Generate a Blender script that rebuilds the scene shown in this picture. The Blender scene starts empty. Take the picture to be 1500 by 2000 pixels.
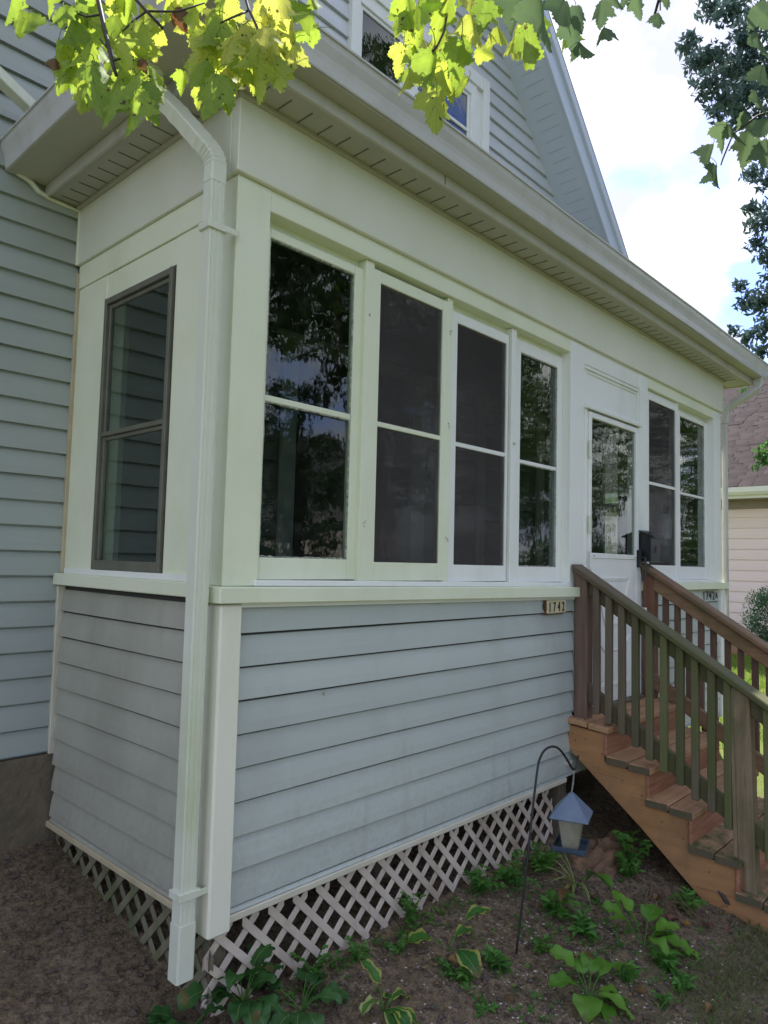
import bpy, bmesh, math, random
import numpy as np
from mathutils import Vector, Matrix, Euler, noise as mnoise
random.seed(11); rng = np.random.default_rng(11)
R_ = math.radians
sc = bpy.context.scene
C = sc.collection

# ---------------------------------------------------------------- camera
def basis(yaw, pitch, roll):
    F = Vector((math.cos(yaw)*math.cos(pitch), math.sin(yaw)*math.cos(pitch), math.sin(pitch)))
    Rr = Vector((math.sin(yaw), -math.cos(yaw), 0)); U = Rr.cross(F)
    return (math.cos(roll)*Rr + math.sin(roll)*U, -math.sin(roll)*Rr + math.cos(roll)*U, F)
CR, CU, CF = basis(0.75181, 0.06866, 0.02512)
CAM = Vector((-1.564, -2.286, 1.699))
cd = bpy.data.cameras.new('camera'); cam = bpy.data.objects.new('camera', cd); C.objects.link(cam)
m = Matrix((( CR.x, CU.x, -CF.x, CAM.x), (CR.y, CU.y, -CF.y, CAM.y), (CR.z, CU.z, -CF.z, CAM.z), (0, 0, 0, 1)))
cam.matrix_world = m
cd.sensor_fit = 'HORIZONTAL'; cd.sensor_width = 36; cd.lens = 36*1396.3/1500
cd.clip_start = .05; cd.clip_end = 600
sc.camera = cam

# ---------------------------------------------------------------- light
SUN_AZ, SUN_EL = R_(26), R_(57)          # azimuth measured from +x
sd = Vector((math.cos(SUN_EL)*math.cos(SUN_AZ), math.cos(SUN_EL)*math.sin(SUN_AZ), math.sin(SUN_EL)))
sl = bpy.data.lights.new('sun', 'SUN'); sl.energy = 2.0; sl.angle = R_(0.6); sl.color = (1, .95, .86)
so = bpy.data.objects.new('sun', sl); C.objects.link(so)
so.rotation_euler = sd.to_track_quat('Z', 'Y').to_euler(); so.location = (0, 0, 20)
w = bpy.data.worlds.new('World'); sc.world = w; w.use_nodes = True
nt = w.node_tree; nt.nodes.clear(); L = nt.links
out = nt.nodes.new('ShaderNodeOutputWorld'); bg = nt.nodes.new('ShaderNodeBackground'); bg.inputs[1].default_value = 0.1
sky = nt.nodes.new('ShaderNodeTexSky'); sky.sky_type = 'NISHITA'; sky.sun_disc = False
sky.sun_elevation = SUN_EL; sky.sun_rotation = R_(90) - SUN_AZ
tc = nt.nodes.new('ShaderNodeTexCoord')
mp = nt.nodes.new('ShaderNodeMapping'); mp.inputs['Location'].default_value = (3.18, 8.83, 8.66); mp.inputs['Scale'].default_value = (1, 1, 1.5)
n1 = nt.nodes.new('ShaderNodeTexNoise'); n1.inputs['Scale'].default_value = 2.6; n1.inputs['Detail'].default_value = 9; n1.inputs['Roughness'].default_value = .55
n1.inputs['Distortion'].default_value = .25
r1 = nt.nodes.new('ShaderNodeValToRGB'); r1.color_ramp.elements[0].position = .42; r1.color_ramp.elements[0].color = (.12, .12, .12, 1); r1.color_ramp.elements[1].position = .49
n2 = nt.nodes.new('ShaderNodeTexNoise'); n2.inputs['Scale'].default_value = 4.2; n2.inputs['Detail'].default_value = 6; n2.inputs['Roughness'].default_value = .5
r2 = nt.nodes.new('ShaderNodeValToRGB'); r2.color_ramp.elements[0].position = .40; r2.color_ramp.elements[1].position = .66
r2.color_ramp.elements[0].color = (1.75, 1.82, 2.35, 1); r2.color_ramp.elements[1].color = (3.5, 3.45, 3.4, 1)
tint = nt.nodes.new('ShaderNodeMix'); tint.data_type = 'RGBA'; tint.blend_type = 'MULTIPLY'; tint.inputs[0].default_value = 1
tint.inputs[7].default_value = (.33, .40, .70, 1)
mx = nt.nodes.new('ShaderNodeMix'); mx.data_type = 'RGBA'
L.new(tc.outputs['Generated'], mp.inputs[0]); L.new(mp.outputs[0], n1.inputs['Vector']); L.new(mp.outputs[0], n2.inputs['Vector'])
L.new(n1.outputs['Fac'], r1.inputs[0]); L.new(n2.outputs['Fac'], r2.inputs[0])
L.new(sky.outputs[0], tint.inputs[6]); L.new(tint.outputs[2], mx.inputs[6]); L.new(r2.outputs[0], mx.inputs[7]); L.new(r1.outputs[0], mx.inputs[0])
L.new(mx.outputs[2], bg.inputs[0]); L.new(bg.outputs[0], out.inputs[0])
sc.view_settings.view_transform = 'Standard'; sc.view_settings.look = 'None'
sc.view_settings.exposure = 2.42; sc.view_settings.gamma = 1; sc.view_settings.use_curve_mapping = False
sc.render.engine = 'CYCLES'
try:
    sc.cycles.max_bounces = 10; sc.cycles.transparent_max_bounces = 24; sc.cycles.use_denoising = True
    sc.cycles.sample_clamp_indirect = 6
except Exception: pass

# ---------------------------------------------------------------- helpers
def tag(o, label=None, cat=None, group=None, kind=None):
    if label: o['label'] = label
    if cat: o['category'] = cat
    if group: o['group'] = group
    if kind: o['kind'] = kind
    return o
def link(o, parent=None):
    C.objects.link(o)
    if parent:
        o.parent = parent
    return o
ORG = {}
def thing(name, label, cat, loc=(0, 0, 0), group=None):
    o = bpy.data.objects.new(name, None); o.location = loc; o.empty_display_size = .1
    ORG[o.name] = Vector(loc); C.objects.link(o)
    return tag(o, label, cat, group)
def top_origin(o):
    v = Vector((0, 0, 0))
    while o: v = v + Vector(o.location); o = o.parent
    return v
def smooth(pts, k=5):
    P = [Vector(p) for p in pts]; out = []
    for i in range(len(P)-1):
        a, b, c_, d = P[max(i-1, 0)], P[i], P[i+1], P[min(i+2, len(P)-1)]
        for j in range(k):
            t = j/k; out.append(.5*((2*b)+(c_-a)*t+(2*a-5*b+4*c_-d)*t*t+(3*b-a-3*c_+d)*t**3))
    return out+[P[-1]]
class MB:
    def __init__(s): s.v = []; s.f = []; s.uv = None
    def box(s, x0, x1, y0, y1, z0, z1):
        return s.hexa([(x0,y0,z0),(x1,y0,z0),(x1,y1,z0),(x0,y1,z0),(x0,y0,z1),(x1,y0,z1),(x1,y1,z1),(x0,y1,z1)])
    def hexa(s, p):
        n = len(s.v); s.v += [tuple(q) for q in p]
        s.f += [(n,n+3,n+2,n+1),(n+4,n+5,n+6,n+7),(n,n+1,n+5,n+4),(n+1,n+2,n+6,n+5),(n+2,n+3,n+7,n+6),(n+3,n,n+4,n+7)]
        return s
    def prism(s, poly, d):      # poly: list of 3d points, extruded by vector d
        n = len(s.v); k = len(poly); d = Vector(d)
        s.v += [tuple(p) for p in poly] + [tuple(Vector(p)+d) for p in poly]
        s.f += [tuple(range(n, n+k))[::-1], tuple(range(n+k, n+2*k))]
        s.f += [(n+i, n+(i+1)%k, n+k+(i+1)%k, n+k+i) for i in range(k)]
        return s
    def loft(s, rings, cap=True, closed=True):
        n = len(s.v); k = len(rings[0])
        for r in rings: s.v += [tuple(p) for p in r]
        for i in range(len(rings)-1):
            for j in range(k if closed else k-1):
                a = n+i*k+j; b = n+i*k+(j+1)%k
                s.f.append((a, b, b+k, a+k))
        if cap and closed:
            s.f.append(tuple(range(n, n+k))[::-1]); s.f.append(tuple(range(n+(len(rings)-1)*k, n+len(rings)*k)))
        return s
    def tube(s, pts, r, n=8, prof=None):
        pts = [Vector(p) for p in pts]; rings = []
        if not isinstance(r, (list, tuple)): r = [r]*len(pts)
        up = Vector((0, 0, 1)); last = None
        for i, p in enumerate(pts):
            t = (pts[min(i+1, len(pts)-1)] - pts[max(i-1, 0)]).normalized()
            if last is None:
                a = t.cross(up)
                if a.length < .05: a = Vector((1, 0, 0)) - t*t.x
            else: a = last - t*last.dot(t)
            a.normalize(); last = a; b = t.cross(a).normalized()
            if prof: rings.append([p + a*u*r[i] + b*v*r[i] for u, v in prof])
            else: rings.append([p + (a*math.cos(q*2*math.pi/n) + b*math.sin(q*2*math.pi/n))*r[i] for q in range(n)])
        return s.loft(rings)
    def build(s, name, mat, parent=None, bevel=0, smooth=False, uv=None):
        me = bpy.data.meshes.new(name); me.from_pydata([tuple(p) for p in s.v], [], s.f)
        if bevel:
            b = bmesh.new(); b.from_mesh(me)
            bmesh.ops.recalc_face_normals(b, faces=b.faces)
            bmesh.ops.bevel(b, geom=[e for e in b.edges if len(e.link_faces) == 2 and e.calc_face_angle(0) > .5], offset=bevel, segments=1, affect='EDGES', clamp_overlap=True)
            b.to_mesh(me); b.free()
        else:
            b = bmesh.new(); b.from_mesh(me); bmesh.ops.recalc_face_normals(b, faces=b.faces); b.to_mesh(me); b.free()
        if smooth:
            me.polygons.foreach_set('use_smooth', [True]*len(me.polygons))
        me.materials.append(mat)
        o = bpy.data.objects.new(name, me); C.objects.link(o)
        if parent:
            o.parent = parent; o.matrix_parent_inverse = Matrix.Translation(-wloc(parent))
        return o
def wloc(o):
    v = Vector((0, 0, 0)); 
    p = o
    # things sit at their location; parts have identity world transforms
    while p:
        if p.type == 'EMPTY': return v + Vector(p.location)
        p = None
    return v
def bx(name, mat, parent, x0, x1, y0, y1, z0, z1, bevel=.003):
    return MB().box(x0, x1, y0, y1, z0, z1).build(name, mat, parent, bevel)

# ---------------------------------------------------------------- materials
def nmat(name):
    m = bpy.data.materials.new(name); m.use_nodes = True; t = m.node_tree
    return m, t, t.nodes['Principled BSDF'], t.links
def ramp(t, src, a, b, ca=(0,0,0,1), cb=(1,1,1,1)):
    r = t.nodes.new('ShaderNodeValToRGB'); e = r.color_ramp.elements
    e[0].position = a; e[1].position = b; e[0].color = ca; e[1].color = cb
    t.links.new(src, r.inputs[0]); return r
def mixc(t, fac, a, b, mode='MIX'):
    x = t.nodes.new('ShaderNodeMix'); x.data_type = 'RGBA'; x.blend_type = mode
    for v, i in ((fac, 0), (a, 6), (b, 7)):
        if isinstance(v, (int, float)): x.inputs[i].default_value = v
        elif isinstance(v, tuple): x.inputs[i].default_value = (*v[:3], 1)
        else: t.links.new(v, x.inputs[i])
    return x.outputs[2]
def noise(t, scale, detail=5, vec=(1, 1, 1), rough=.55, off=(0, 0, 0), rnd=False, src='Object'):
    tc = t.nodes.new('ShaderNodeTexCoord'); mp = t.nodes.new('ShaderNodeMapping'); mp.inputs['Scale'].default_value = vec
    mp.inputs['Location'].default_value = off
    t.links.new(tc.outputs[src], mp.inputs[0])
    if rnd:
        oi = t.nodes.new('ShaderNodeObjectInfo'); ml = t.nodes.new('ShaderNodeMath'); ml.operation = 'MULTIPLY'; ml.inputs[1].default_value = 37
        t.links.new(oi.outputs['Random'], ml.inputs[0]); t.links.new(ml.outputs[0], mp.inputs['Location'])
    n = t.nodes.new('ShaderNodeTexNoise'); n.inputs['Scale'].default_value = scale; n.inputs['Detail'].default_value = detail
    n.inputs['Roughness'].default_value = rough
    t.links.new(mp.outputs[0], n.inputs['Vector']); return n.outputs['Fac']
def math1(t, op, a, b=None):
    x = t.nodes.new('ShaderNodeMath'); x.operation = op
    for v, i in ((a, 0), (b, 1)):
        if v is None: continue
        if isinstance(v, (int, float)): x.inputs[i].default_value = v
        else: t.links.new(v, x.inputs[i])
    return x.outputs[0]
def objrand(t, lo, hi):
    oi = t.nodes.new('ShaderNodeObjectInfo'); mr = t.nodes.new('ShaderNodeMapRange')
    mr.inputs['To Min'].default_value = lo; mr.inputs['To Max'].default_value = hi
    t.links.new(oi.outputs['Random'], mr.inputs[0]); return mr.outputs[0]
def bump(t, p, h, strength, dist=.01):
    b = t.nodes.new('ShaderNodeBump'); b.inputs['Strength'].default_value = strength; b.inputs['Distance'].default_value = dist
    t.links.new(h, b.inputs['Height']); t.links.new(b.outputs[0], p.inputs['Normal'])
def surf(name, c, c2=None, scale=6, vec=(1, 1, 1), rough=.6, bstr=.0, bscale=60, bvec=(1, 1, 1), dirt=None, dscale=2, drange=(.5, .7), var=0., metal=0, spec=.5, bdist=.004, splash=None):
    m, t, p, l = nmat(name)
    c2 = c2 or tuple(x*.85 for x in c)
    f = ramp(t, noise(t, scale, 6, vec), .35, .65).outputs[0]
    col = mixc(t, f, c, c2)
    if dirt:
        fd = ramp(t, noise(t, dscale, 8, (1, 1, .5), .65, off=(3, 1, 7)), drange[0], drange[1]).outputs[0]
        col = mixc(t, fd, col, dirt)
    if splash:
        tc = t.nodes.new('ShaderNodeTexCoord'); sx = t.nodes.new('ShaderNodeSeparateXYZ'); l.new(tc.outputs['Object'], sx.inputs[0])
        mr = t.nodes.new('ShaderNodeMapRange'); mr.inputs['From Min'].default_value = .95; mr.inputs['From Max'].default_value = .33
        l.new(math1(t, 'ADD', sx.outputs[2], math1(t, 'MULTIPLY', math1(t, 'SUBTRACT', noise(t, 3, 6), .5), .5)), mr.inputs[0])
        fs = math1(t, 'MULTIPLY', mr.outputs[0], ramp(t, noise(t, 38, 8, rough=.75, off=(1, 5, 2)), .46, .66).outputs[0])
        col = mixc(t, math1(t, 'MULTIPLY', fs, .28), col, splash)
        st = ramp(t, noise(t, 9, 5, (1, 1, .12), .6, off=(6, 6, 6)), .60, .75).outputs[0]
        col = mixc(t, math1(t, 'MULTIPLY', st, .22), col, splash)
    if var:
        g = t.nodes.new('ShaderNodeCombineColor'); r = objrand(t, 1-var, 1+var)
        for i in range(3): l.new(r, g.inputs[i])
        col = mixc(t, 1.0, col, g.outputs[0], 'MULTIPLY')
    l.new(col, p.inputs['Base Color']); p.inputs['Roughness'].default_value = rough; p.inputs['Metallic'].default_value = metal
    p.inputs['Specular IOR Level'].default_value = spec
    if bstr: bump(t, p, noise(t, bscale, 6, bvec, .6), bstr, bdist)
    return m
def wood(name, c, c2, axis, rough=.7, algae=None, arange=(.45, .65), ascale=4, zband=None, var=.12, gscale=26, dark=(.05,.035,.025)):
    m, t, p, l = nmat(name)
    v = [1, 1, 1]; v[axis] = .07
    g = noise(t, gscale, 8, tuple(v), .65, rnd=False)
    col = mixc(t, ramp(t, g, .36, .62).outputs[0], c, c2)
    v2 = [1, 1, 1]; v2[axis] = .03
    crack = ramp(t, noise(t, 90, 4, tuple(v2), .6), .30, .40).outputs[0]
    inv = math1(t, 'SUBTRACT', 1.0, crack); inv = math1(t, 'MULTIPLY', inv, .55)
    col = mixc(t, inv, col, dark)
    big = ramp(t, noise(t, 3, 5, (1, 1, 1), .6, off=(5, 2, 1)), .4, .7).outputs[0]
    col = mixc(t, math1(t, 'MULTIPLY', big, .35), col, tuple(x*.55 for x in c))
    if algae:
        a = ramp(t, noise(t, ascale, 7, (1, 1, .6), .65, off=(1, 8, 2)), arange[0], arange[1]).outputs[0]
        if zband:
            tc = t.nodes.new('ShaderNodeTexCoord'); sx = t.nodes.new('ShaderNodeSeparateXYZ'); l.new(tc.outputs['Object'], sx.inputs[0])
            mr = t.nodes.new('ShaderNodeMapRange'); mr.inputs['From Min'].default_value = zband[0]; mr.inputs['From Max'].default_value = zband[1]
            l.new(sx.outputs['Y'], mr.inputs[0]); a2 = math1(t, 'MULTIPLY', mr.outputs[0], 1.0)
            a = math1(t, 'MULTIPLY', math1(t, 'MINIMUM', math1(t, 'ADD', a, .35), 1.0), a2)
        col = mixc(t, a, col, algae)
    if var:
        cc = t.nodes.new('ShaderNodeCombineColor'); r = objrand(t, 1-var, 1+var)
        for i in range(3): l.new(r, cc.inputs[i])
        col = mixc(t, 1.0, col, cc.outputs[0], 'MULTIPLY')
    l.new(col, p.inputs['Base Color']); p.inputs['Roughness'].default_value = rough; p.inputs['Specular IOR Level'].default_value = .3
    bump(t, p, g, .5, .004)
    return m
def glassmat(name, tintc=(.75, .8, .78), gloss=1.0, dirt=.04):
    m = bpy.data.materials.new(name); m.use_nodes = True; t = m.node_tree; t.nodes.clear(); l = t.links
    o = t.nodes.new('ShaderNodeOutputMaterial'); tr = t.nodes.new('ShaderNodeBsdfTransparent'); tr.inputs[0].default_value = (*tintc, 1)
    gl = t.nodes.new('ShaderNodeBsdfGlossy'); gl.inputs['Roughness'].default_value = .012; gl.inputs[0].default_value = (.95, 1, .97, 1)
    ge = t.nodes.new('ShaderNodeNewGeometry'); dp = t.nodes.new('ShaderNodeVectorMath'); dp.operation = 'DOT_PRODUCT'
    l.new(ge.outputs['Normal'], dp.inputs[0]); l.new(ge.outputs['Incoming'], dp.inputs[1])
    a = math1(t, 'ABSOLUTE', dp.outputs['Value']); a = math1(t, 'SUBTRACT', 1.0, a); a = math1(t, 'POWER', a, 5.0)
    a = math1(t, 'MULTIPLY', a, .92); a = math1(t, 'ADD', a, .05); a = math1(t, 'MULTIPLY', a, gloss)
    # old rolled glass: faint waviness and dust
    b = t.nodes.new('ShaderNodeBump'); b.inputs['Strength'].default_value = .07; b.inputs['Distance'].default_value = .012
    l.new(noise(t, 9, 3, (1, 1, .6)), b.inputs['Height']); l.new(b.outputs[0], gl.inputs['Normal'])
    mx = t.nodes.new('ShaderNodeMixShader'); l.new(a, mx.inputs[0]); l.new(tr.outputs[0], mx.inputs[1]); l.new(gl.outputs[0], mx.inputs[2])
    df = t.nodes.new('ShaderNodeBsdfDiffuse'); df.inputs[0].default_value = (.45, .45, .42, 1)
    d = ramp(t, noise(t, 14, 8, (1, 1, 1), .7), .5, .8).outputs[0]; d = math1(t, 'MULTIPLY', d, dirt)
    m2 = t.nodes.new('ShaderNodeMixShader'); l.new(d, m2.inputs[0]); l.new(mx.outputs[0], m2.inputs[1]); l.new(df.outputs[0], m2.inputs[2])
    l.new(m2.outputs[0], o.inputs[0]); return m
def screenmat(name, col=(.03, .025, .028), open_=.38):
    m = bpy.data.materials.new(name); m.use_nodes = True; t = m.node_tree; t.nodes.clear(); l = t.links
    o = t.nodes.new('ShaderNodeOutputMaterial'); tr = t.nodes.new('ShaderNodeBsdfTransparent'); df = t.nodes.new('ShaderNodeBsdfDiffuse')
    df.inputs[0].default_value = (*col, 1); mx = t.nodes.new('ShaderNodeMixShader')
    n = ramp(t, noise(t, 1.6, 7, rough=.7), .35, .65, (1-open_-.13,)*3+(1,), (1-open_+.10,)*3+(1,)).outputs[0]
    l.new(n, mx.inputs[0]); l.new(tr.outputs[0], mx.inputs[1]); l.new(df.outputs[0], mx.inputs[2]); l.new(mx.outputs[0], o.inputs[0]); return m
def leafmat(name, cols, trans=.5, rough=.5, rnd=True, veins=None, spots=False, uvedge=None, scale=8):
    """thin leaf: diffuse + translucent + a little gloss; cols = ramp over the object/position random"""
    m = bpy.data.materials.new(name); m.use_nodes = True; t = m.node_tree; t.nodes.clear(); l = t.links
    o = t.nodes.new('ShaderNodeOutputMaterial')
    if rnd == 'obj':
        at = t.nodes.new('ShaderNodeObjectInfo'); src = at.outputs['Color']; hue = t.nodes.new('ShaderNodeSeparateColor'); l.new(src, hue.inputs[0]); fac = hue.outputs[0]
    elif rnd: fac = objrand(t, 0, 1)
    else: fac = noise(t, scale, 3)
    nn = noise(t, 5, 4, rnd=True)
    fac = math1(t, 'ADD', fac, math1(t, 'MULTIPLY', math1(t, 'SUBTRACT', nn, .5), .5))
    r = t.nodes.new('ShaderNodeValToRGB'); e = r.color_ramp.elements
    while len(e) < len(cols): e.new(.5)
    for i, cc in enumerate(cols): e[i].position = .15+.7*i/max(1, len(cols)-1); e[i].color = (*cc, 1)
    l.new(fac, r.inputs[0]); col = r.outputs[0]
    if uvedge:
        uv = t.nodes.new('ShaderNodeUVMap'); sx = t.nodes.new('ShaderNodeSeparateXYZ'); l.new(uv.outputs[0], sx.inputs[0])
        u = math1(t, 'ABSOLUTE', math1(t, 'SUBTRACT', math1(t, 'MULTIPLY', sx.outputs[0], 2.0), 1.0))
        u = math1(t, 'ADD', u, math1(t, 'MULTIPLY', math1(t, 'SUBTRACT', noise(t, 9, 3, rnd=True), .5), .35))
        col = mixc(t, ramp(t, u, uvedge[0], uvedge[0]+.08).outputs[0], col, uvedge[1])
    if uvedge or veins == 'uv':
        uv2 = t.nodes.new('ShaderNodeUVMap'); sy = t.nodes.new('ShaderNodeSeparateXYZ'); l.new(uv2.outputs[0], sy.inputs[0])
        sn = math1(t, 'ABSOLUTE', math1(t, 'SINE', math1(t, 'MULTIPLY', sy.outputs[0], 31.4)))
        col = mixc(t, math1(t, 'MULTIPLY', ramp(t, sn, .0, .35, (1, 1, 1, 1), (0, 0, 0, 1)).outputs[0], .4), col, mixc(t, .5, col, (.01, .03, .005)))
        md = math1(t, 'ABSOLUTE', math1(t, 'SUBTRACT', sy.outputs[0], .5))
        col = mixc(t, math1(t, 'MULTIPLY', ramp(t, md, .012, .03, (1, 1, 1, 1), (0, 0, 0, 1)).outputs[0], .6), col, (.30, .42, .12))
        tip = noise(t, 6, 4, rnd=True)
        col = mixc(t, ramp(t, math1(t, 'ADD', tip, math1(t, 'MULTIPLY', sy.outputs[1], .12)), .69, .73).outputs[0], col, (.20, .13, .05))
    if veins is True:
        tcn = t.nodes.new('ShaderNodeTexCoord'); sx = t.nodes.new('ShaderNodeSeparateXYZ'); l.new(tcn.outputs['Object'], sx.inputs[0])
        ax = math1(t, 'ABSOLUTE', sx.outputs[0]); d = math1(t, 'SUBTRACT', math1(t, 'MULTIPLY', sx.outputs[2], -1.0), .03)
        best = ax
        for (vx, vd) in ((.49, .30), (.30, .0), (.2, .45)):
            n = math.hypot(vx, vd)
            q = math1(t, 'ABSOLUTE', math1(t, 'SUBTRACT', math1(t, 'MULTIPLY', ax, vd/n), math1(t, 'MULTIPLY', d, vx/n)))
            if vd == .45:
                q = math1(t, 'ABSOLUTE', math1(t, 'SUBTRACT', math1(t, 'MULTIPLY', ax, vd/n), math1(t, 'MULTIPLY', math1(t, 'SUBTRACT', d, .3), vx/n)))
            best = math1(t, 'MINIMUM', best, q)
        vm = ramp(t, best, .002, .011, (1, 1, 1, 1), (0, 0, 0, 1)).outputs[0]
        col = mixc(t, math1(t, 'MULTIPLY', vm, .42), col, (.16, .22, .03))
    if spots:
        s = ramp(t, noise(t, 7, 4, (1, 1, 1), .6, rnd=True), .635, .66).outputs[0]
        col = mixc(t, s, col, (.10, .05, .02))
    df = t.nodes.new('ShaderNodeBsdfDiffuse'); tl = t.nodes.new('ShaderNodeBsdfTranslucent'); gl = t.nodes.new('ShaderNodeBsdfGlossy')
    gl.inputs['Roughness'].default_value = rough; gl.inputs[0].default_value = (.8, .85, .8, 1)
    l.new(col, tl.inputs[0]); dk = mixc(t, .35, col, (.03, .08, .02)); l.new(dk, df.inputs[0])
    mx = t.nodes.new('ShaderNodeMixShader'); mx.inputs[0].default_value = trans; l.new(df.outputs[0], mx.inputs[1]); l.new(tl.outputs[0], mx.inputs[2])
    m2 = t.nodes.new('ShaderNodeMixShader'); m2.inputs[0].default_value = .025; l.new(mx.outputs[0], m2.inputs[1]); l.new(gl.outputs[0], m2.inputs[2])
    l.new(m2.outputs[0], o.inputs[0]); return m

M = {}
M['trim'] = surf('green_cast_white_paint', (.76, .80, .62), (.72, .77, .56), 2.2, rough=.45, bstr=.25, bscale=22, bvec=(1, 1, .3), dirt=(.60, .65, .46), dscale=1.7, drange=(.50, .85))  # green light from the leaves on the left is put into this colour
M['trimwarm'] = surf('cream_corner_paint', (.80, .80, .67), (.77, .77, .63), 2, rough=.45, bstr=.35, bscale=22, bvec=(1, 1, .3), dirt=(.66, .67, .50), dscale=1.7, drange=(.5, .85))
M['trimclean'] = surf('clean_white_paint', (.80, .82, .76), (.78, .80, .74), 3, rough=.42, bstr=.2, bscale=25, bvec=(1, 1, .3), dirt=(.66, .69, .60), dscale=2.5, drange=(.55, .85))
M['soffit'] = surf('soffit_vinyl', (.44, .435, .36), (.40, .395, .32), 3, rough=.5, dirt=(.35, .35, .28), dscale=3, drange=(.55, .8))
M['gutter'] = surf('gutter_enamel', (.52, .52, .46), (.49, .485, .43), 3, rough=.33, dirt=(.40, .385, .32), dscale=7, drange=(.50, .8))
M['spout'] = surf('downspout_enamel', (.68, .71, .60), (.64, .68, .54), 3, rough=.3, dirt=(.52, .58, .38), dscale=2.2, drange=(.48, .72))
M['frieze'] = surf('eave_shaded_frieze_paint', (.72, .735, .61), (.68, .70, .57), 2, rough=.45, bstr=.2, bscale=25, dirt=(.62, .64, .50), dscale=1.5, drange=(.5, .85))  # kept darker than the clean trim so the colour carries eave shade
M['gutterface'] = surf('gutter_face_enamel', (.53, .54, .52), (.50, .51, .49), 3, rough=.26, dirt=(.42, .42, .39), dscale=6, drange=(.5, .8))
M['underside'] = surf('shade_toned_underside', (.46, .46, .36), (.41, .41, .32), 3, rough=.6)  # darker tone painting in the shade beneath the gutter
M['rake'] = surf('flare_tinted_trim', (.60, .67, .76), (.57, .64, .73), 2, rough=.5)  # blue lens flare is put into the trim colour
M['casing'] = surf('inner_casing_paint', (.42, .45, .38), (.36, .38, .32), 4, rough=.6)
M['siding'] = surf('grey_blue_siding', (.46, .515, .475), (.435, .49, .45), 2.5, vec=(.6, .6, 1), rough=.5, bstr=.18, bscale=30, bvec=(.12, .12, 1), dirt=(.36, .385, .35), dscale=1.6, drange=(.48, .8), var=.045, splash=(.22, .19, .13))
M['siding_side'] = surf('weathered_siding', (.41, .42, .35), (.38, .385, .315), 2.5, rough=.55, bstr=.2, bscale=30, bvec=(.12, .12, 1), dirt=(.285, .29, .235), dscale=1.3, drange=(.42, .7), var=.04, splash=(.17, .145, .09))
M['siding_house'] = surf('shade_toned_grey_siding', (.375, .415, .375), (.35, .39, .35), 2.5, vec=(.6, .6, 1), rough=.55, bstr=.18, bscale=30, bvec=(.12, .12, 1), dirt=(.26, .29, .27), dscale=1.2, drange=(.5, .8), var=.04)  # darker than the porch siding: shade beside the porch put into the colour
M['siding_gable'] = surf('pale_gable_siding', (.60, .63, .64), (.57, .60, .61), 2.5, rough=.5, bstr=.15, bscale=30, bvec=(.12, .12, 1), var=.03)
M['woodstrip'] = surf('weathered_trim_strip', (.50, .44, .29), (.42, .36, .23), 9, rough=.7, bstr=.3)
M['creamstrip'] = surf('cream_trim_strip', (.62, .60, .48), (.55, .52, .40), 6, rough=.5)
M['bronze'] = surf('brown_aluminium', (.12, .12, .085), (.15, .15, .11), 8, rough=.45, metal=.1, dirt=(.16, .16, .125), dscale=5)
M['darkwood'] = surf('dark_sill', (.06, .045, .035), None, 20, rough=.7, bstr=.3)
M['glass'] = glassmat('window_glass')
M['glassup'] = glassmat('upper_window_glass', (.35, .4, .42), 1.6, .02)
M['screen'] = screenmat('insect_screen', (.09, .083, .08), .60)
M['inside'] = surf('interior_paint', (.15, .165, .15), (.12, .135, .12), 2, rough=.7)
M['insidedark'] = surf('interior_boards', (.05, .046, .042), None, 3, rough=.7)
M['concrete'] = surf('foundation_concrete', (.19, .155, .10), (.12, .098, .062), 3.5, rough=.9, bstr=.8, bscale=14, dirt=(.06, .05, .035), dscale=2, drange=(.45, .65), bdist=.02)
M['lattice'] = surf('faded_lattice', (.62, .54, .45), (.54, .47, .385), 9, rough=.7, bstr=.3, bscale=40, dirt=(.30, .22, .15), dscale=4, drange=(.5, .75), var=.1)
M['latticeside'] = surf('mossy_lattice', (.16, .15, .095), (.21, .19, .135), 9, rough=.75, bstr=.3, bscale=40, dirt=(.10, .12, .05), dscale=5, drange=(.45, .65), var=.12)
M['tread'] = wood('redwood_stain_tread', (.44, .265, .14), (.34, .195, .10), 0, algae=(.09, .085, .04), arange=(.57, .75), ascale=3.0)
M['treadmoss'] = wood('mossy_tread', (.39, .25, .145), (.30, .18, .10), 0, algae=(.075, .09, .03), arange=(.44, .62), ascale=5)
M['riser'] = wood('redwood_stain_riser', (.38, .20, .12), (.24, .095, .05), 0)
M['stringer'] = wood('orange_stain_stringer', (.45, .245, .11), (.35, .18, .08), 1, algae=(.17, .115, .06), arange=(.5, .75), ascale=2.5, gscale=14)
M['rail_x'] = wood('weathered_rail', (.17, .125, .09), (.115, .085, .06), 1, algae=(.095, .10, .04), arange=(.32, .6), ascale=6, zband=(.05, -.6))
M['bal'] = wood('weathered_baluster', (.18, .135, .11), (.13, .095, .075), 2, algae=(.105, .115, .045), arange=(.34, .62), ascale=6, zband=(-.1, -.6), var=.18)
M['post'] = wood('weathered_post', (.30, .24, .15), (.19, .14, .085), 2, algae=(.12, .12, .05), arange=(.5, .7), ascale=3)
M['postdark'] = wood('dark_weathered_post', (.19, .125, .095), (.13, .085, .065), 2, algae=(.12, .12, .05), arange=(.6, .8), ascale=3)
M['rail_r'] = wood('brown_rail', (.27, .17, .095), (.20, .12, .07), 1, algae=(.12, .11, .05), arange=(.55, .75), ascale=3)
M['bal_r'] = wood('brown_baluster', (.17, .10, .075), (.12, .075, .055), 2, var=.15)
M['black'] = surf('black_steel', (.012, .013, .016), None, 20, rough=.35, spec=.5)
M['blue'] = surf('blue_plastic', (.12, .17, .25), (.10, .145, .21), 12, rough=.4, dirt=(.16, .2, .27), dscale=9, drange=(.5, .75))
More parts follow.
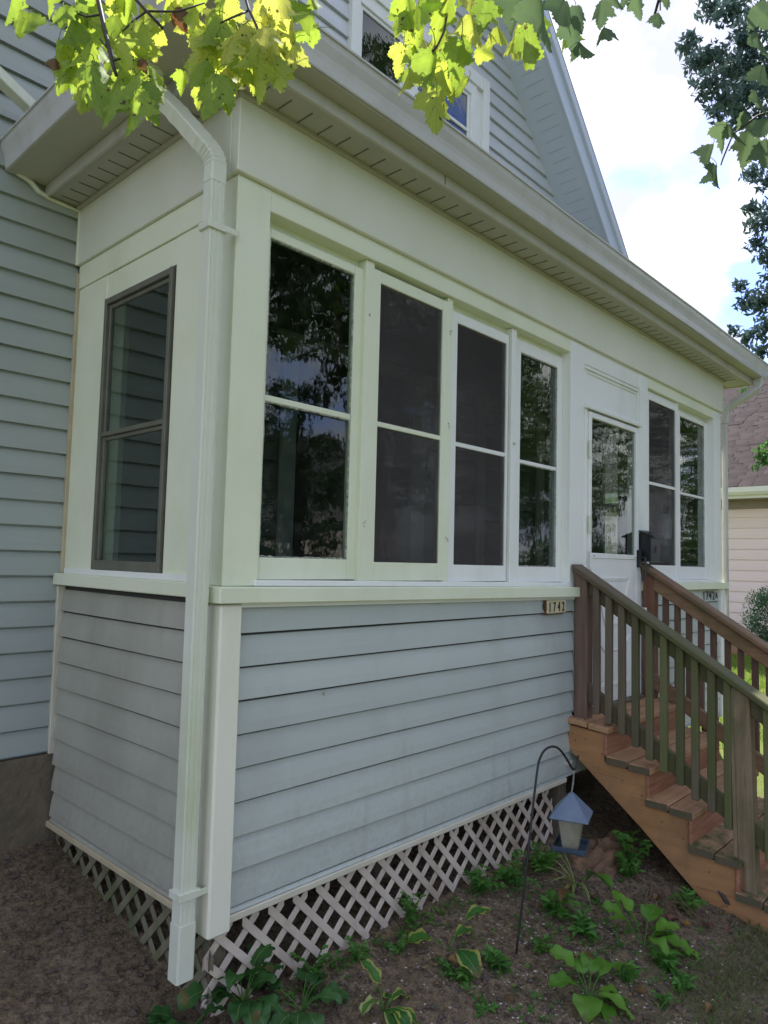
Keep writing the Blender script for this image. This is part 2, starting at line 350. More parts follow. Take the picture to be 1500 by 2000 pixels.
M['bluedark'] = surf('dark_blue_plastic', (.03, .055, .085), (.04, .07, .11), 12, rough=.45)
M['hopper'] = surf('cloudy_hopper', (.36, .34, .27), (.29, .28, .22), 9, rough=.35, dirt=(.2, .21, .13), dscale=11, drange=(.45, .7))
M['wire'] = surf('steel_wire', (.5, .5, .48), None, 20, rough=.35, metal=.8)
M['plaque'] = surf('cream_plaque', (.62, .56, .36), (.5, .44, .26), 40, rough=.5)
M['digit'] = surf('black_digit', (.02, .02, .02), None, 30, rough=.5)
M['rust'] = surf('rust_edge', (.12, .06, .03), None, 30, rough=.8)
M['shingle'] = surf('grey_shingle', (.12, .12, .12), None, 30, rough=.9, bstr=.4, bscale=150, var=.15)
M['pinkshingle'] = surf('faded_pink_shingle', (.075, .060, .060), (.055, .045, .046), 1.3, rough=1.0, spec=.1, bstr=.3, bscale=120, var=.16)
M['pinksiding'] = surf('pale_pink_siding', (.84, .70, .645), (.82, .68, .62), 1.5, rough=.6, var=.015)
M['taupe'] = surf('taupe_soffit', (.30, .25, .20), None, 3, rough=.7)
M['orangeblock'] = surf('orange_foundation', (.42, .24, .14), (.34, .19, .11), 6, rough=.9)
M['path'] = surf('pink_concrete_path', (.46, .35, .29), (.38, .29, .24), 5, rough=.9, bstr=.3)
M['asphalt'] = surf('asphalt', (.05, .05, .052), None, 20, rough=.9)
M['bark'] = surf('maple_bark', (.10, .08, .06), (.06, .05, .035), 8, vec=(1, 1, .25), rough=.9, bstr=.8, bscale=25, bvec=(1, 1, .2), bdist=.02)
M['twig'] = surf('dark_twig', (.035, .028, .02), (.05, .04, .03), 30, rough=.7)
M['maple'] = leafmat('maple_leaf', [(.25, .38, .045), (.38, .53, .055), (.52, .62, .075), (.74, .74, .15)], .62, rnd='obj', veins=True, spots=True)
M['maplebrown'] = leafmat('brown_maple_leaf', [(.16, .06, .03), (.24, .10, .04)], .4, rnd='obj', veins=True)
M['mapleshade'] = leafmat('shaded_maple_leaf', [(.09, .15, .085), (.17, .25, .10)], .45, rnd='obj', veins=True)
M['crown'] = leafmat('maple_crown', [(.10, .20, .03), (.22, .34, .04), (.34, .42, .05)], .5, rnd=False, scale=1.3)
M['darkleaf'] = leafmat('haze_tinted_dark_leaf', [(.055, .095, .10), (.085, .14, .14), (.13, .19, .175)], .25, rough=.35, rnd=False, scale=1.6)  # bluish haze in front of the tree is put into its leaf colours
M['street'] = leafmat('street_tree_leaf', [(.04, .08, .025), (.09, .15, .04), (.13, .20, .05)], .3, rnd=False, scale=.8)
M['glossleaf'] = leafmat('glossy_bright_leaf', [(.08, .2, .05), (.18, .34, .10)], .35, rough=.3, rnd=False, scale=20)
M['shrub'] = leafmat('evergreen_needles', [(.02, .06, .035), (.05, .12, .06)], .15, rnd=False, scale=7)
M['hostadark'] = leafmat('dark_green_blade', [(.035, .11, .03), (.065, .18, .045)], .25, rough=.4, veins='uv')
M['hostabright'] = leafmat('bright_green_blade', [(.15, .38, .035), (.25, .52, .06)], .45, rough=.4, veins='uv')
M['hostavar'] = leafmat('variegated_blade', [(.05, .19, .035), (.09, .28, .045)], .35, rough=.4, uvedge=(.66, (.55, .55, .12)))
M['stripe'] = leafmat('striped_blade', [(.10, .26, .04), (.18, .36, .06)], .35, uvedge=(.45, (.62, .66, .25)))
M['weed'] = leafmat('weed_leaf', [(.06, .18, .03), (.12, .32, .05), (.22, .44, .07)], .35, rnd=False, scale=9)
M['grass'] = leafmat('lawn_grass', [(.16, .30, .035), (.27, .40, .06), (.42, .42, .14)], .4, rnd=False, scale=4)
M['drygrass'] = leafmat('dry_grass', [(.10, .16, .04), (.26, .25, .12), (.16, .25, .05)], .3, rnd=False, scale=6)
M['deadstem'] = surf('dead_stem', (.20, .13, .075), (.12, .075, .045), 9, rough=.8)
M['pebble'] = surf('pale_grit', (.60, .57, .52), (.32, .28, .24), 60, rough=.8)
M['clod'] = surf('soil_clod', (.12, .09, .068), (.075, .055, .04), 30, rough=.95)
M['leafpink'] = leafmat('pink_fallen', [(.32, .12, .11), (.42, .18, .15)], .2)
M['leafyellow'] = leafmat('yellow_fallen', [(.55, .40, .05), (.62, .30, .06)], .2)
M['leafbrown'] = leafmat('brown_fallen', [(.22, .11, .05), (.36, .19, .08)], .2)
M['bag'] = surf('white_bag', (.8, .8, .82), (.65, .66, .7), 8, rough=.35, bstr=.8, bscale=9, bdist=.03)

M['chip'] = surf('bare_paint_chip', (.50, .49, .40), None, 60)
M['groove'] = surf('groove_gap', (.16, .16, .14), None, 5)

# ---------------------------------------------------------------- ground
def gz(x, y):
    if y > 0: z = .2*min(y, 1.5)
    else: z = max(.15*y, -.33)
    k = min(max((x-5.6)/3.0, 0), 1)
    far = .10 if y > -1.5 else .10 + .07*(y+1.5)
    far = max(far, -.45)
    return z*(1-k) + far*k
def lump(x, y):
    return .018*mnoise.noise(Vector((x*3.1, y*3.1, 0))) + .009*mnoise.noise(Vector((x*11, y*11, 3))) + .007*mnoise.noise(Vector((x*27, y*27, 5)))
def groundz(x, y): return gz(x, y) + lump(x, y)
def axis_pts(lo, hi, step, far):
    a = list(np.arange(lo, hi+1e-6, step)); s = step
    r = a[-1]; right = []
    while r < far: s *= 1.22; r += s; right.append(r)
    s = step; l_ = a[0]; left = []
    while l_ > -far: s *= 1.22; l_ -= s; left.append(l_)
    return left[::-1] + a + right
xs = axis_pts(-1.2, 4.2, .022, 260); ys = axis_pts(-2.0, 1.5, .022, 260)
vs = [(x, y, groundz(x, y)) for y in ys for x in xs]; nx = len(xs)
fs = [(j*nx+i, j*nx+i+1, (j+1)*nx+i+1, (j+1)*nx+i) for j in range(len(ys)-1) for i in range(nx-1)]
me = bpy.data.meshes.new('ground'); me.from_pydata(vs, [], fs); me.polygons.foreach_set('use_smooth', [True]*len(fs))
gm, t, p, l = nmat('garden_soil')
c = mixc(t, ramp(t, noise(t, 2.2, 7), .4, .62).outputs[0], (.28, .215, .13), (.36, .285, .18))
c = mixc(t, ramp(t, noise(t, 30, 8, rough=.7), .42, .66).outputs[0], c, (.09, .066, .047))
c = mixc(t, ramp(t, noise(t, 70, 5, rough=.7, off=(2, 2, 2)), .62, .72).outputs[0], c, (.36, .30, .23))
tc = t.nodes.new('ShaderNodeTexCoord'); sx = t.nodes.new('ShaderNodeSeparateXYZ'); l.new(tc.outputs['Object'], sx.inputs[0])
mr = t.nodes.new('ShaderNodeMapRange'); mr.inputs['From Min'].default_value = 4.6; mr.inputs['From Max'].default_value = 5.6
l.new(math1(t, 'ADD', sx.outputs[0], math1(t, 'MULTIPLY', noise(t, 2.5, 5), .9)), mr.inputs[0])
c = mixc(t, mr.outputs[0], c, mixc(t, noise(t, 5, 6), (.13, .20, .035), (.22, .26, .07)))
m3 = t.nodes.new('ShaderNodeMapRange'); m3.inputs['From Min'].default_value = -1.15; m3.inputs['From Max'].default_value = -1.6
l.new(math1(t, 'SUBTRACT', sx.outputs[1], math1(t, 'MULTIPLY', noise(t, 1.4, 6), .8)), m3.inputs[0])
c = mixc(t, math1(t, 'MULTIPLY', m3.outputs[0], ramp(t, noise(t, 16, 7, rough=.7), .4, .6).outputs[0]), c, (.16, .18, .08))
mo = ramp(t, noise(t, 1.1, 4, off=(4, 1, 0)), .56, .70).outputs[0]
c = mixc(t, math1(t, 'MULTIPLY', mo, .5), c, (.32, .24, .155))
m4 = t.nodes.new('ShaderNodeMapRange'); m4.inputs['From Min'].default_value = -2.2; m4.inputs['From Max'].default_value = -3.0
l.new(sx.outputs[1], m4.inputs[0]); c = mixc(t, m4.outputs[0], c, mixc(t, noise(t, 3, 6), (.07, .10, .028), (.11, .14, .045)))
fine_ = noise(t, 110, 6, rough=.75, off=(7, 3, 1))
c = mixc(t, ramp(t, fine_, .50, .60).outputs[0], c, mixc(t, .55, c, (.03, .022, .016)))
c = mixc(t, math1(t, 'MULTIPLY', ramp(t, noise(t, 85, 6, rough=.75, off=(9, 9, 1)), .60, .66).outputs[0], .6), c, (.42, .35, .27))
l.new(c, p.inputs['Base Color']); p.inputs['Roughness'].default_value = .95; p.inputs['Specular IOR Level'].default_value = .15
bump(t, p, noise(t, 45, 9, rough=.75), 1.0, .025)
me.materials.append(gm); g = bpy.data.objects.new('ground', me); C.objects.link(g); tag(g, kind='structure')

# ---------------------------------------------------------------- lap siding
def siding(parent, mat, ax, c0, sgn, zb, zt, a0, a1, b0=None, b1=None, wob=.0014, d=.021):
    """one lap board; ax: the axis it runs along (0 x, 1 y); c0: wall plane on the other axis; a0..a1 bottom ends, b0..b1 top ends"""
    b0 = a0 if b0 is None else b0; b1 = a1 if b1 is None else b1
    g_ = .0095/(zt-zb); prof = [(-.007, 1.0), (-.007, 1-g_), (.002, 1-g_*1.15), (d*.50, .68), (d*.86, .30), (d, .02), (d, .0), (.006, .012), (-.005, .0), (-.005, 1.0)]
    n = max(3, int(abs(a1-a0)/.35)); rings = []
    ph = random.uniform(0, 6)
    for i in range(n+1):
        q = i/n; ring = []
        ww = wob*math.sin(ph+q*5.1)+wob*.7*math.sin(2.3*ph+q*13); wz = .0012*math.sin(ph*1.7+q*4)
        for u, v in prof:
            al = (a0+(b0-a0)*v)*(1-q) + (a1+(b1-a1)*v)*q
            off = c0 + sgn*(u + (ww if u > .003 else 0)); z = zb + (zt-zb)*v + wz
            ring.append((al, off, z) if ax == 0 else (off, al, z))
        rings.append(ring)
    return MB().loft(rings).build('siding_board', mat, parent)

# ================================================================= HOUSE
W = 1.42
house = thing('house', 'two storey house body with grey lap siding and a steep gable behind the porch', 'house', (0, W, 0))
def rake_x(z): return (10.53-z)/1.03
AX = 1.6
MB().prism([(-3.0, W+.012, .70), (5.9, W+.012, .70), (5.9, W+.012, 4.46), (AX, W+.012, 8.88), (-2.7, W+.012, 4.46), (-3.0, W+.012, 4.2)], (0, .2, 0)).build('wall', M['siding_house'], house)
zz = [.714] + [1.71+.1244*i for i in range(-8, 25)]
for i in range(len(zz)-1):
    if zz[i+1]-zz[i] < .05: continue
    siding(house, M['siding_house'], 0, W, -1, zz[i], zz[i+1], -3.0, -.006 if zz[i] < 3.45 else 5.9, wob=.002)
for i in range(len(zz)-1):                                   # the same boards go on behind the porch glass
    if zz[i+1]-zz[i] < .05 or zz[i] > 3.1: continue
    siding(house, M['inside'], 0, W-.014, -1, zz[i], zz[i+1], .12, 5.44, wob=.001)
z = zz[-1]
while z < 8.5:
    zt = z+.141
    xr0, xr1 = rake_x(z), rake_x(zt); xl0, xl1 = 2*AX-xr0, 2*AX-xr1
    if z < 5.32: siding(house, M['siding_gable'], 0, W-.004, -1, z, zt, xl0, xr0, xl1, xr1, d=.022)
    elif z < 6.06:
        siding(house, M['siding_gable'], 0, W-.004, -1, z, zt, xl0, 1.90, xl1, 1.90, d=.022); siding(house, M['siding_gable'], 0, W-.004, -1, z, zt, 3.60, xr0, 3.60, xr1, d=.022)
    else: siding(house, M['siding_gable'], 0, W-.004, -1, z, zt, xl0, xr0, xl1, xr1)
    z = zt
# foundation: block courses, slightly uneven
f = MB(); n_ = 46; cols_ = []
for i in range(n_+1):
    x_ = -3+8.9*i/n_; cols_.append([(x_, W-.016+.006*mnoise.noise(Vector((x_*1.3, z_*2.1, 4))), z_) for z_ in (-.15, 0, .12, .25, .4, .55, .66, .70)]+[(x_, W+.2, .70), (x_, W+.2, -.15)])
f.loft(cols_); f.build('foundation', M['concrete'], house, smooth=False)
# rake: soffit, rake fascia, roof planes
def rake(sign):
    def X(x): return x if sign > 0 else 2*AX-x
    z0, z1 = 4.3, 8.88
    def P(zl, off, y):     # off: along the roof normal
        x = rake_x(zl); return Vector((X(x+off*.717), y, zl+off*.697))
    def strip(name, y0, y1, o0, o1, mat, bev=0):
        p = [P(z0,o0,y0), P(z1,o0,y0), P(z1,o0,y1), P(z0,o0,y1), P(z0,o1,y0), P(z1,o1,y0), P(z1,o1,y1), P(z0,o1,y1)]
        return MB().hexa(p).build(name, mat, house, bev)
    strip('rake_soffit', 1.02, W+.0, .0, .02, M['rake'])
    # grooves of the perforated soffit sheet as raised laps
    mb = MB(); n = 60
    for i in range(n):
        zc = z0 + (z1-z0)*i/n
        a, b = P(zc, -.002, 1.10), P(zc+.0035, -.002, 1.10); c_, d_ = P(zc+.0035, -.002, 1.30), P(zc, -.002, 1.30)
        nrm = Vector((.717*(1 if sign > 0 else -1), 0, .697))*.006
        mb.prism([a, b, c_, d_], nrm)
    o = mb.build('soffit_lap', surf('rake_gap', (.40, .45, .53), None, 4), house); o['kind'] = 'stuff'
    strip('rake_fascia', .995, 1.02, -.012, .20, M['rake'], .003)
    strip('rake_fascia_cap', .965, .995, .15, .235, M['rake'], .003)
    strip('roof', .97, 9.0, .205, .26, M['shingle'])
rake(1); rake(-1)
# gable window: casing, two sashes, glass
def gable_window():
    wn = MB()
    y0 = W-.055
    wn.box(1.865, 1.955, y0, W, 5.0, 6.03); wn.box(3.345, 3.43, y0, W, 5.0, 6.03); wn.box(3.428, 3.512, y0+.015, W, 5.0, 5.968); wn.box(3.510, 3.60, y0-.02, W, 5.0, 6.09)
    wn.box(1.955, 3.345, y0+.002, W, 5.86, 5.966); wn.box(1.84, 3.508, y0-.014, W, 5.966, 6.09)
    wn.box(2.45, 2.60, y0+.005, W, 5.0, 5.86); wn.box(1.84, 3.62, y0-.03, W, 4.95, 5.0)
    f_ = wn.build('window_frame', M['trimclean'], house, .004)
    for (a, b) in ((1.955, 2.45), (2.60, 3.345)):
        sash = MB().box(a, a+.035, W-.04, W-.01, 5.0, 5.86).box(b-.035, b, W-.04, W-.01, 5.0, 5.86).box(a, b, W-.039, W-.011, 5.83, 5.86).box(a, b, W-.042, W-.012, 5.40 if a < 2 else 5.50, 5.43 if a < 2 else 5.53)
        s_ = sash.build('window_sash', M['trimclean'], house, .003)
        MB().box(a+.03, b-.03, W-.028, W-.024, 5.0, 5.84).build('pane', M['glassup'], s_)
        MB().box(a+.03, b-.03, W-.012, W-.006, 5.0, 5.84).build('dark_backing', M['insidedark'], s_)  # dark sheet standing in for the unlit room behind the pane
gable_window()
# rain pipe that drops from the upper gutter onto the porch eave
pr = [(-.036, -.026), (.036, -.026), (.036, .026), (-.036, .026)]
MB().tube([(-1.6, 1.27, 4.62), (-.70, 1.26, 4.03), (-.275, 1.25, 3.80), (-.20, 1.25, 3.70)], 1, prof=pr).build('downspout', M['spout'], house, .004)

# ================================================================= PORCH
porch = thing('enclosed_porch', 'enclosed front porch with white framed windows, storm door and grey siding skirt', 'porch', (0, 0, 0))
def P(name, mat, *a, bevel=.003, parent=None): return bx(name, M[mat], parent or porch, *a, bevel=bevel)
# skirt walls and core
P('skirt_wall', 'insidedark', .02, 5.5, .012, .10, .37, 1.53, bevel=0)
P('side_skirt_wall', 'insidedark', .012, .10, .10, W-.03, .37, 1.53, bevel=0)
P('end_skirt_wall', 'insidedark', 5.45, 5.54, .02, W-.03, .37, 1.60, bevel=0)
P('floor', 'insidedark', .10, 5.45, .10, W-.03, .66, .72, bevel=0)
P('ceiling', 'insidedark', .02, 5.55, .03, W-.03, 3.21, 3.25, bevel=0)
# lap boards: lines measured on the front, 0.1265 m apart
lines = [.375]+[.398+.1265*i for i in range(0, 9)]+[1.525]
for i in range(len(lines)-1):
    a, b = lines[i], lines[i+1]
    if b-a < .012: continue
    siding(porch, M['siding'], 0, .008, -1, a, b, .07, 2.70)
    siding(porch, M['siding'], 0, .008, -1, a, b, 3.78, 5.50)
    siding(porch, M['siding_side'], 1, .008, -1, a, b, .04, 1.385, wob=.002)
siding(porch, M['siding'], 0, .008, -1, .375, .50, 2.70, 3.78); siding(porch, M['siding'], 0, .008, -1, .50, .62, 2.70, 3.78); siding(porch, M['siding'], 0, .008, -1, .62, .74, 2.70, 3.78)
P('end_wall_cladding', 'siding', 5.541, 5.56, .01, W-.03, .37, 1.60)
# trims
P('corner_board', 'trimwarm', -.026, .074, -.036, .055, .322, 1.522, bevel=.008)
P('end_corner_board', 'trimclean', 5.47, 5.575, -.03, .07, .345, 1.52, bevel=.006)
P('bottom_trim', 'creamstrip', .075, 2.60, -.022, .006, .345, .373, bevel=.004)
P('side_bottom_trim', 'woodstrip', -.022, .006, .056, 1.40, .345, .373, bevel=.004)
P('wall_channel', 'creamstrip', -.03, .01, 1.388, 1.418, .70, 1.535)
P('upper_wall_channel', 'woodstrip', -.018, .01, 1.392, 1.418, 1.60, 3.16)
# sill: runs slightly downhill towards the door
def shear(name, mat, x0, x1, y0, y1, z0a, z1a, z0b, z1b, bev=.004):
    return MB().hexa([(x0,y0,z0a),(x1,y0,z0b),(x1,y1,z0b),(x0,y1,z0a),(x0,y0,z1a),(x1,y0,z1b),(x1,y1,z1b),(x0,y1,z1a)]).build(name, M[mat], porch, bev)
shear('sill', 'trim', -.045, 2.72, -.055, .11, 1.527, 1.589, 1.500, 1.562)
shear('sill_lip', 'trimclean', .14, 2.66, -.012, .06, 1.589, 1.612, 1.562, 1.590)
shear('under_sill', 'trimclean', .075, 2.70, -.02, .01, 1.508, 1.527, 1.483, 1.500, .002)
P('side_sill', 'trim', -.05, .08, .13, W-.01, 1.540, 1.598, bevel=.004)
P('side_sill_lip', 'trimclean', -.018, .03, .2, 1.36, 1.598, 1.625, bevel=.002)
shear('sill', 'trim', 3.76, 5.62, -.055, .11, 1.522, 1.582, 1.522, 1.582)
shear('sill_lip', 'trimclean', 3.78, 5.40, -.012, .06, 1.582, 1.602, 1.582, 1.602)
# posts and header of the window band
P('corner_post', 'trim', 0, .163, 0, .10, 1.589, 3.2, bevel=.004)
P('header', 'trim', .163, 2.66, .002, .10, 3.110, 3.2)
P('header', 'trim', 3.76, 5.392, .002, .10, 3.115, 3.2)
P('door_header', 'trimclean', 2.66, 3.76, .004, .10, 3.075, 3.2)
P('post', 'trimclean', 2.652, 2.845, .0, .10, 1.56, 3.198)
P('door_jamb', 'trimclean', 2.72, 2.845, .001, .10, .755, 1.56)
P('post', 'trimclean', 3.735, 3.885, .0, .10, .755, 3.198)
P('end_post', 'trimclean', 5.392, 5.575, .0, .10, 1.582, 3.2, bevel=.004)
# side wall of the band
P('side_recess_panel', 'trimclean', .022, .10, .10, .215, 1.598, 3.2, bevel=0)
P('side_board', 'trim', .0, .10, .215, .437, 1.598, 3.075)
P('side_board', 'trim', .0, .10, 1.082, 1.40, 1.598, 3.075)
P('side_header', 'trim', .004, .10, .437, 1.082, 2.955, 3.075, bevel=.001)
P('side_band', 'trim', -.006, .10, .215, 1.40, 3.077, 3.2)
# storm window on the side
sw = MB()
ya, yb, za, zb = .447, 1.072, 1.625, 2.945
for q in ((ya, ya+.024), (yb-.024, yb)): sw.box(-.014, .03, q[0], q[1], za, zb)
sw.box(-.0125, .028, ya+.023, yb-.023, zb-.03, zb-.001); sw.box(-.0125, .028, ya+.023, yb-.023, za+.001, za+.045); sw.box(-.008, .027, ya+.023, yb-.023, 2.262, 2.284)
for q in ((ya+.0245, ya+.040), (yb-.040, yb-.0245)): sw.box(.001, .0245, q[0], q[1], za+.046, zb-.031)
sw.box(.0025, .023, ya+.041, yb-.041, zb-.052, zb-.032); sw.box(.005, .023, ya+.041, yb-.041, 2.243, 2.2615)
sw = sw.build('side_window', M['bronze'], porch, .002)
MB().box(-.012, .04, ya+.0, yb, 1.598, 1.628).build('window_sill', M['darkwood'], sw, .003)
MB().box(.008, .012, ya+.03, yb-.03, 2.27, zb-.03).build('pane', M['glass'], sw)
MB().box(.014, .018, ya+.03, yb-.03, za+.03, 2.27).build('pane', M['glass'], sw)
# frieze and soffit
P('frieze', 'frieze', -.02, 5.592, -.022, .03, 3.2, 3.515, bevel=.004)
P('side_frieze', 'frieze', -.022, .03, .03, W-.012, 3.2, 3.515)
P('end_frieze', 'frieze', 5.54, 5.592, .03, W, 3.2, 3.515)
OV = .185; OS = .18; OE = .30
P('soffit', 'soffit', -OS, 5.59+OE, -OV, -.022, 3.512, 3.524, bevel=0)
P('side_soffit', 'soffit', -OS, -.022, -.022, W-.01, 3.512, 3.524, bevel=0)
P('end_soffit', 'soffit', 5.592, 5.59+OE, -.022, W-.01, 3.512, 3.524, bevel=0)
mb = MB()
for i in range(52):
    x = .03+.109*i
    mb.box(x, x+.0055, -.135, -.024, 3.509, 3.5125); mb.box(x-.003, x+.009, -.03, -.022, 3.507, 3.5125)
for i in range(14):
    y = .04+.1*i; mb.box(-.14, -.026, y, y+.0045, 3.509, 3.5125); mb.box(-.03, -.022, y-.003, y+.007, 3.507, 3.5125)
for i in range(14):
    y = .04+.1*i; mb.box(5.60, 5.59+OE-.03, y, y+.0045, 3.509, 3.5125)
mb.build('soffit_groove', M['groove'], porch)['kind'] = 'stuff'
mb = MB()
mb.box(-.03, 5.6, -.04, -.022, 3.494, 3.512).box(-.04, -.022, -.022, W-.012, 3.494, 3.512)
mb.build('soffit_channel', M['soffit'], porch, .002)
P('fascia', 'gutter', -OS-.02, 5.61+OE, -OV-.02, -OV, 3.503, 3.64, bevel=.003)
P('side_fascia', 'gutter', -OS-.02, -OS, -OV, W-.015, 3.503, 3.64, bevel=.003)
P('end_fascia', 'gutter', 5.59+OE, 5.61+OE, -OV, W-.015, 3.503, 3.64, bevel=.003)
# curved end bracket where the eave meets the house wall
MB().tube([(-.19, W-.03, 3.50), (-.235, W-.03, 3.51), (-.275, W-.03, 3.545), (-.34, W-.03, 3.562)], [.012, .014, .014, .012], 6).build('eave_bracket', M['spout'], porch)
MB().tube([(-.19, W-.022, 3.50), (-.1, W-.022, 3.495), (-.02, W-.022, 3.49), (-.02, W-.022, 3.2)], .010, 6).build('caulk_bead', M['trim'], porch)
# K-style gutter: profile swept round the three eaves
def gutter():
    gp = [(0, 0), (.088, 0), (.092, .004), (.094, .025), (.096, .045), (.101, .066), (.109, .085), (.116, .102), (.119, .126), (.127, .128), (.127, .137), (.110, .137), (.106, .10), (.08, .02), (.006, .012), (.006, .13), (0, .13)]
    b0 = OV+.021; zb = 3.560
    A = [(-1, 1, W-.02), ]
    rings = []
    for u, v in gp: pass
    def ring(fn): return [fn(b0+u, zb+v) for u, v in gp]
    def sideu(d): return d + (.10 if d-b0 > .05 else 0)
    DS, DE = OS-OV, OE-OV
    rings.append(ring(lambda d, z: (-sideu(d)-DS, W-.02, z)))
    for yy in (.9, .4): rings.append(ring(lambda d, z, yy=yy: (-sideu(d)-DS-.002*math.sin(yy*7), yy, z)))
    rings.append(ring(lambda d, z: (-sideu(d)-DS, -d, z)))
    for xx in (1.0, 2.0, 3.0, 4.0, 5.0): rings.append(ring(lambda d, z, xx=xx: (xx, -d, z+.003*math.sin(xx*2.1))))
    rings.append(ring(lambda d, z: (5.59+d+DE, -d, z)))
    rings.append(ring(lambda d, z: (5.59+d+DE, W-.02, z)))
    return MB().loft(rings).build('gutter', M['gutterface'], porch)
gutter()
P('underside_shade_strip', 'underside', -.385, -.202, -.285, W-.02, 3.556, 3.559, bevel=0)  # thin dark sheets added below the gutter to paint its shade
P('underside_shade_strip', 'underside', -.20, 5.95, -.288, -.207, 3.556, 3.559, bevel=0)
P('gutter_joint', 'rust', 1.03, 1.034, -OV-.022, -OV-.019, 3.51, 3.558, bevel=0)
# hip roof over the porch
zb = 3.66; rt = 4.48
e = OV+.06
rf = MB()
A = [(-e-.12, -e, zb), (5.70+e, -e, zb), (5.70+e, W, zb), (-e-.12, W, zb)]; T = [(1.2, W, rt), (4.4, W, rt)]
n = len(rf.v); rf.v += A+T; rf.f += [(0, 1, 5, 4), (0, 4, 3), (1, 2, 5), (0, 3, 2, 1), (3, 4, 5, 2)]
rf.build('roof', M['shingle'], porch)

# windows: sash = frame + bar, with two panes; measured openings
def conv(x, z, y):                         # a point seen on the front plane moved back to depth y
    k = 1+y/2.286; return (-1.564+(x+1.564)*k, 1.699+(z-1.699)*k)
def sash(gx0, gx1, gz0, gz1, b0, b1, y, x0, x1, z0, z1, kind, ragged=False):
    gx0, gz0 = conv(gx0, gz0, y); gx1, gz1 = conv(gx1, gz1, y); _, b0 = conv(0, b0, y); _, b1 = conv(0, b1, y)
    mb = MB(); yb_ = y+.035
    mb.box(x0, gx0, y, yb_, z0, z1).box(gx1, x1, y, yb_, z0, z1).box(gx0, gx1, y+.001, yb_-.001, z0, gz0).box(gx0, gx1, y+.001, yb_-.001, gz1, z1).box(gx0, gx1, y+.004, yb_-.002, b0, b1)
    s_ = mb.build('window_sash', M['trim' if x0 < 1.4 else 'trimclean'], porch, .003)
    if kind == 'glass':
        # chipped glazing putty line round the glass
        pt = MB()
        def run(p0, p1, n=26):
            p0, p1 = Vector(p0), Vector(p1); pts = []; rr = []
            for i in range(n+1):
                q = i/n; pts.append(p0.lerp(p1, q)+Vector((random.uniform(-1, 1), 0, random.uniform(-1, 1)))*.0016); rr.append(random.uniform(.0022, .0058))
            pt.tube(pts, rr, 5)
        yy = y+.008
        run((gx0+.003, yy, gz0), (gx0+.003, yy, gz1)); run((gx1-.003, yy, gz0), (gx1-.003, yy, gz1)); run((gx0, yy, gz1-.003), (gx1, yy, gz1-.003)); run((gx0, yy, gz0+.003), (gx1, yy, gz0+.003))
        run((gx0, yy, b0-.003), (gx1, yy, b0-.003))
        pt.build('putty', M['putty'], s_)
    for (q0, q1) in ((gz0, b0), (b1, gz1)):
        MB().box(gx0-.004, gx1+.004, y+.016, y+.020, q0-.004, q1+.004).build('pane', M['glass' if kind == 'glass' else 'glass'], s_)
    if kind == 'screen':
        MB().box(gx0-.003, gx1+.003, y+.009, y+.011, gz0, gz1).build('screen', M['screen'], s_)
    return s_
M['putty'] = surf('cracked_putty', (.10, .11, .085), (.45, .47, .38), 60, rough=.8)
Y1, Y2 = .045, .06
sash(.168, .650, 1.702, 3.002, 2.329, 2.355, Y1, .163, .745, 1.612, 3.068, 'glass')
sash(.823, 1.297, 1.694, 3.012, 2.328, 2.352, Y1-.02, .765, 1.372, 1.606, 3.085, 'screen')
sash(1.424, 1.897, 1.690, 2.980, 2.316, 2.340, Y1, 1.40, 1.985, 1.600, 3.063, 'screen')
sash(2.048, 2.482, 1.688, 2.968, 2.300, 2.322, Y2, 2.01, 2.652, 1.592, 3.080, 'glass')
P('mullion', 'trim', .742, .800, .022, .09, 1.606, 3.108)
P('mullion', 'trim', 1.368, 1.412, .024, .09, 1.600, 3.108)
P('mullion', 'trimclean', 1.995, 2.045, .028, .09, 1.595, 3.108)
P('window_head', 'trim', .163, 2.652, .075, .1, 3.05, 3.11, bevel=0)
sash(3.905, 4.45, 1.722, 3.025, 2.353, 2.376, .03, 3.886, 4.532, 1.602, 3.110, 'screen')
sash(4.55, 5.135, 1.716, 3.000, 2.330, 2.350, Y2, 4.55, 5.392, 1.602, 3.075, 'glass')
P('mullion', 'trimclean', 4.532, 4.585, .026, .09, 1.602, 3.115)
P('window_head', 'trimclean', 3.89, 5.392, .08, .1, 3.06, 3.115, bevel=0)
# end wall with its window to the neighbour's side
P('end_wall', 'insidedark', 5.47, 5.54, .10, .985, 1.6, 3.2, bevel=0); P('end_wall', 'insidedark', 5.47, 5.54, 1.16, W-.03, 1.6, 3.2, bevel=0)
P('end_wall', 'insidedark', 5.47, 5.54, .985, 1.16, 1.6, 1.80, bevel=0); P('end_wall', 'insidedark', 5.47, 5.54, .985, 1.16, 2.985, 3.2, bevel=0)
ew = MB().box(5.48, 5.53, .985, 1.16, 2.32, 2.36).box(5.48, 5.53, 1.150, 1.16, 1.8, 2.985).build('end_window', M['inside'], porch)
MB().box(5.50, 5.504, .985, 1.15, 1.80, 2.985).build('pane', M['glass'], ew)
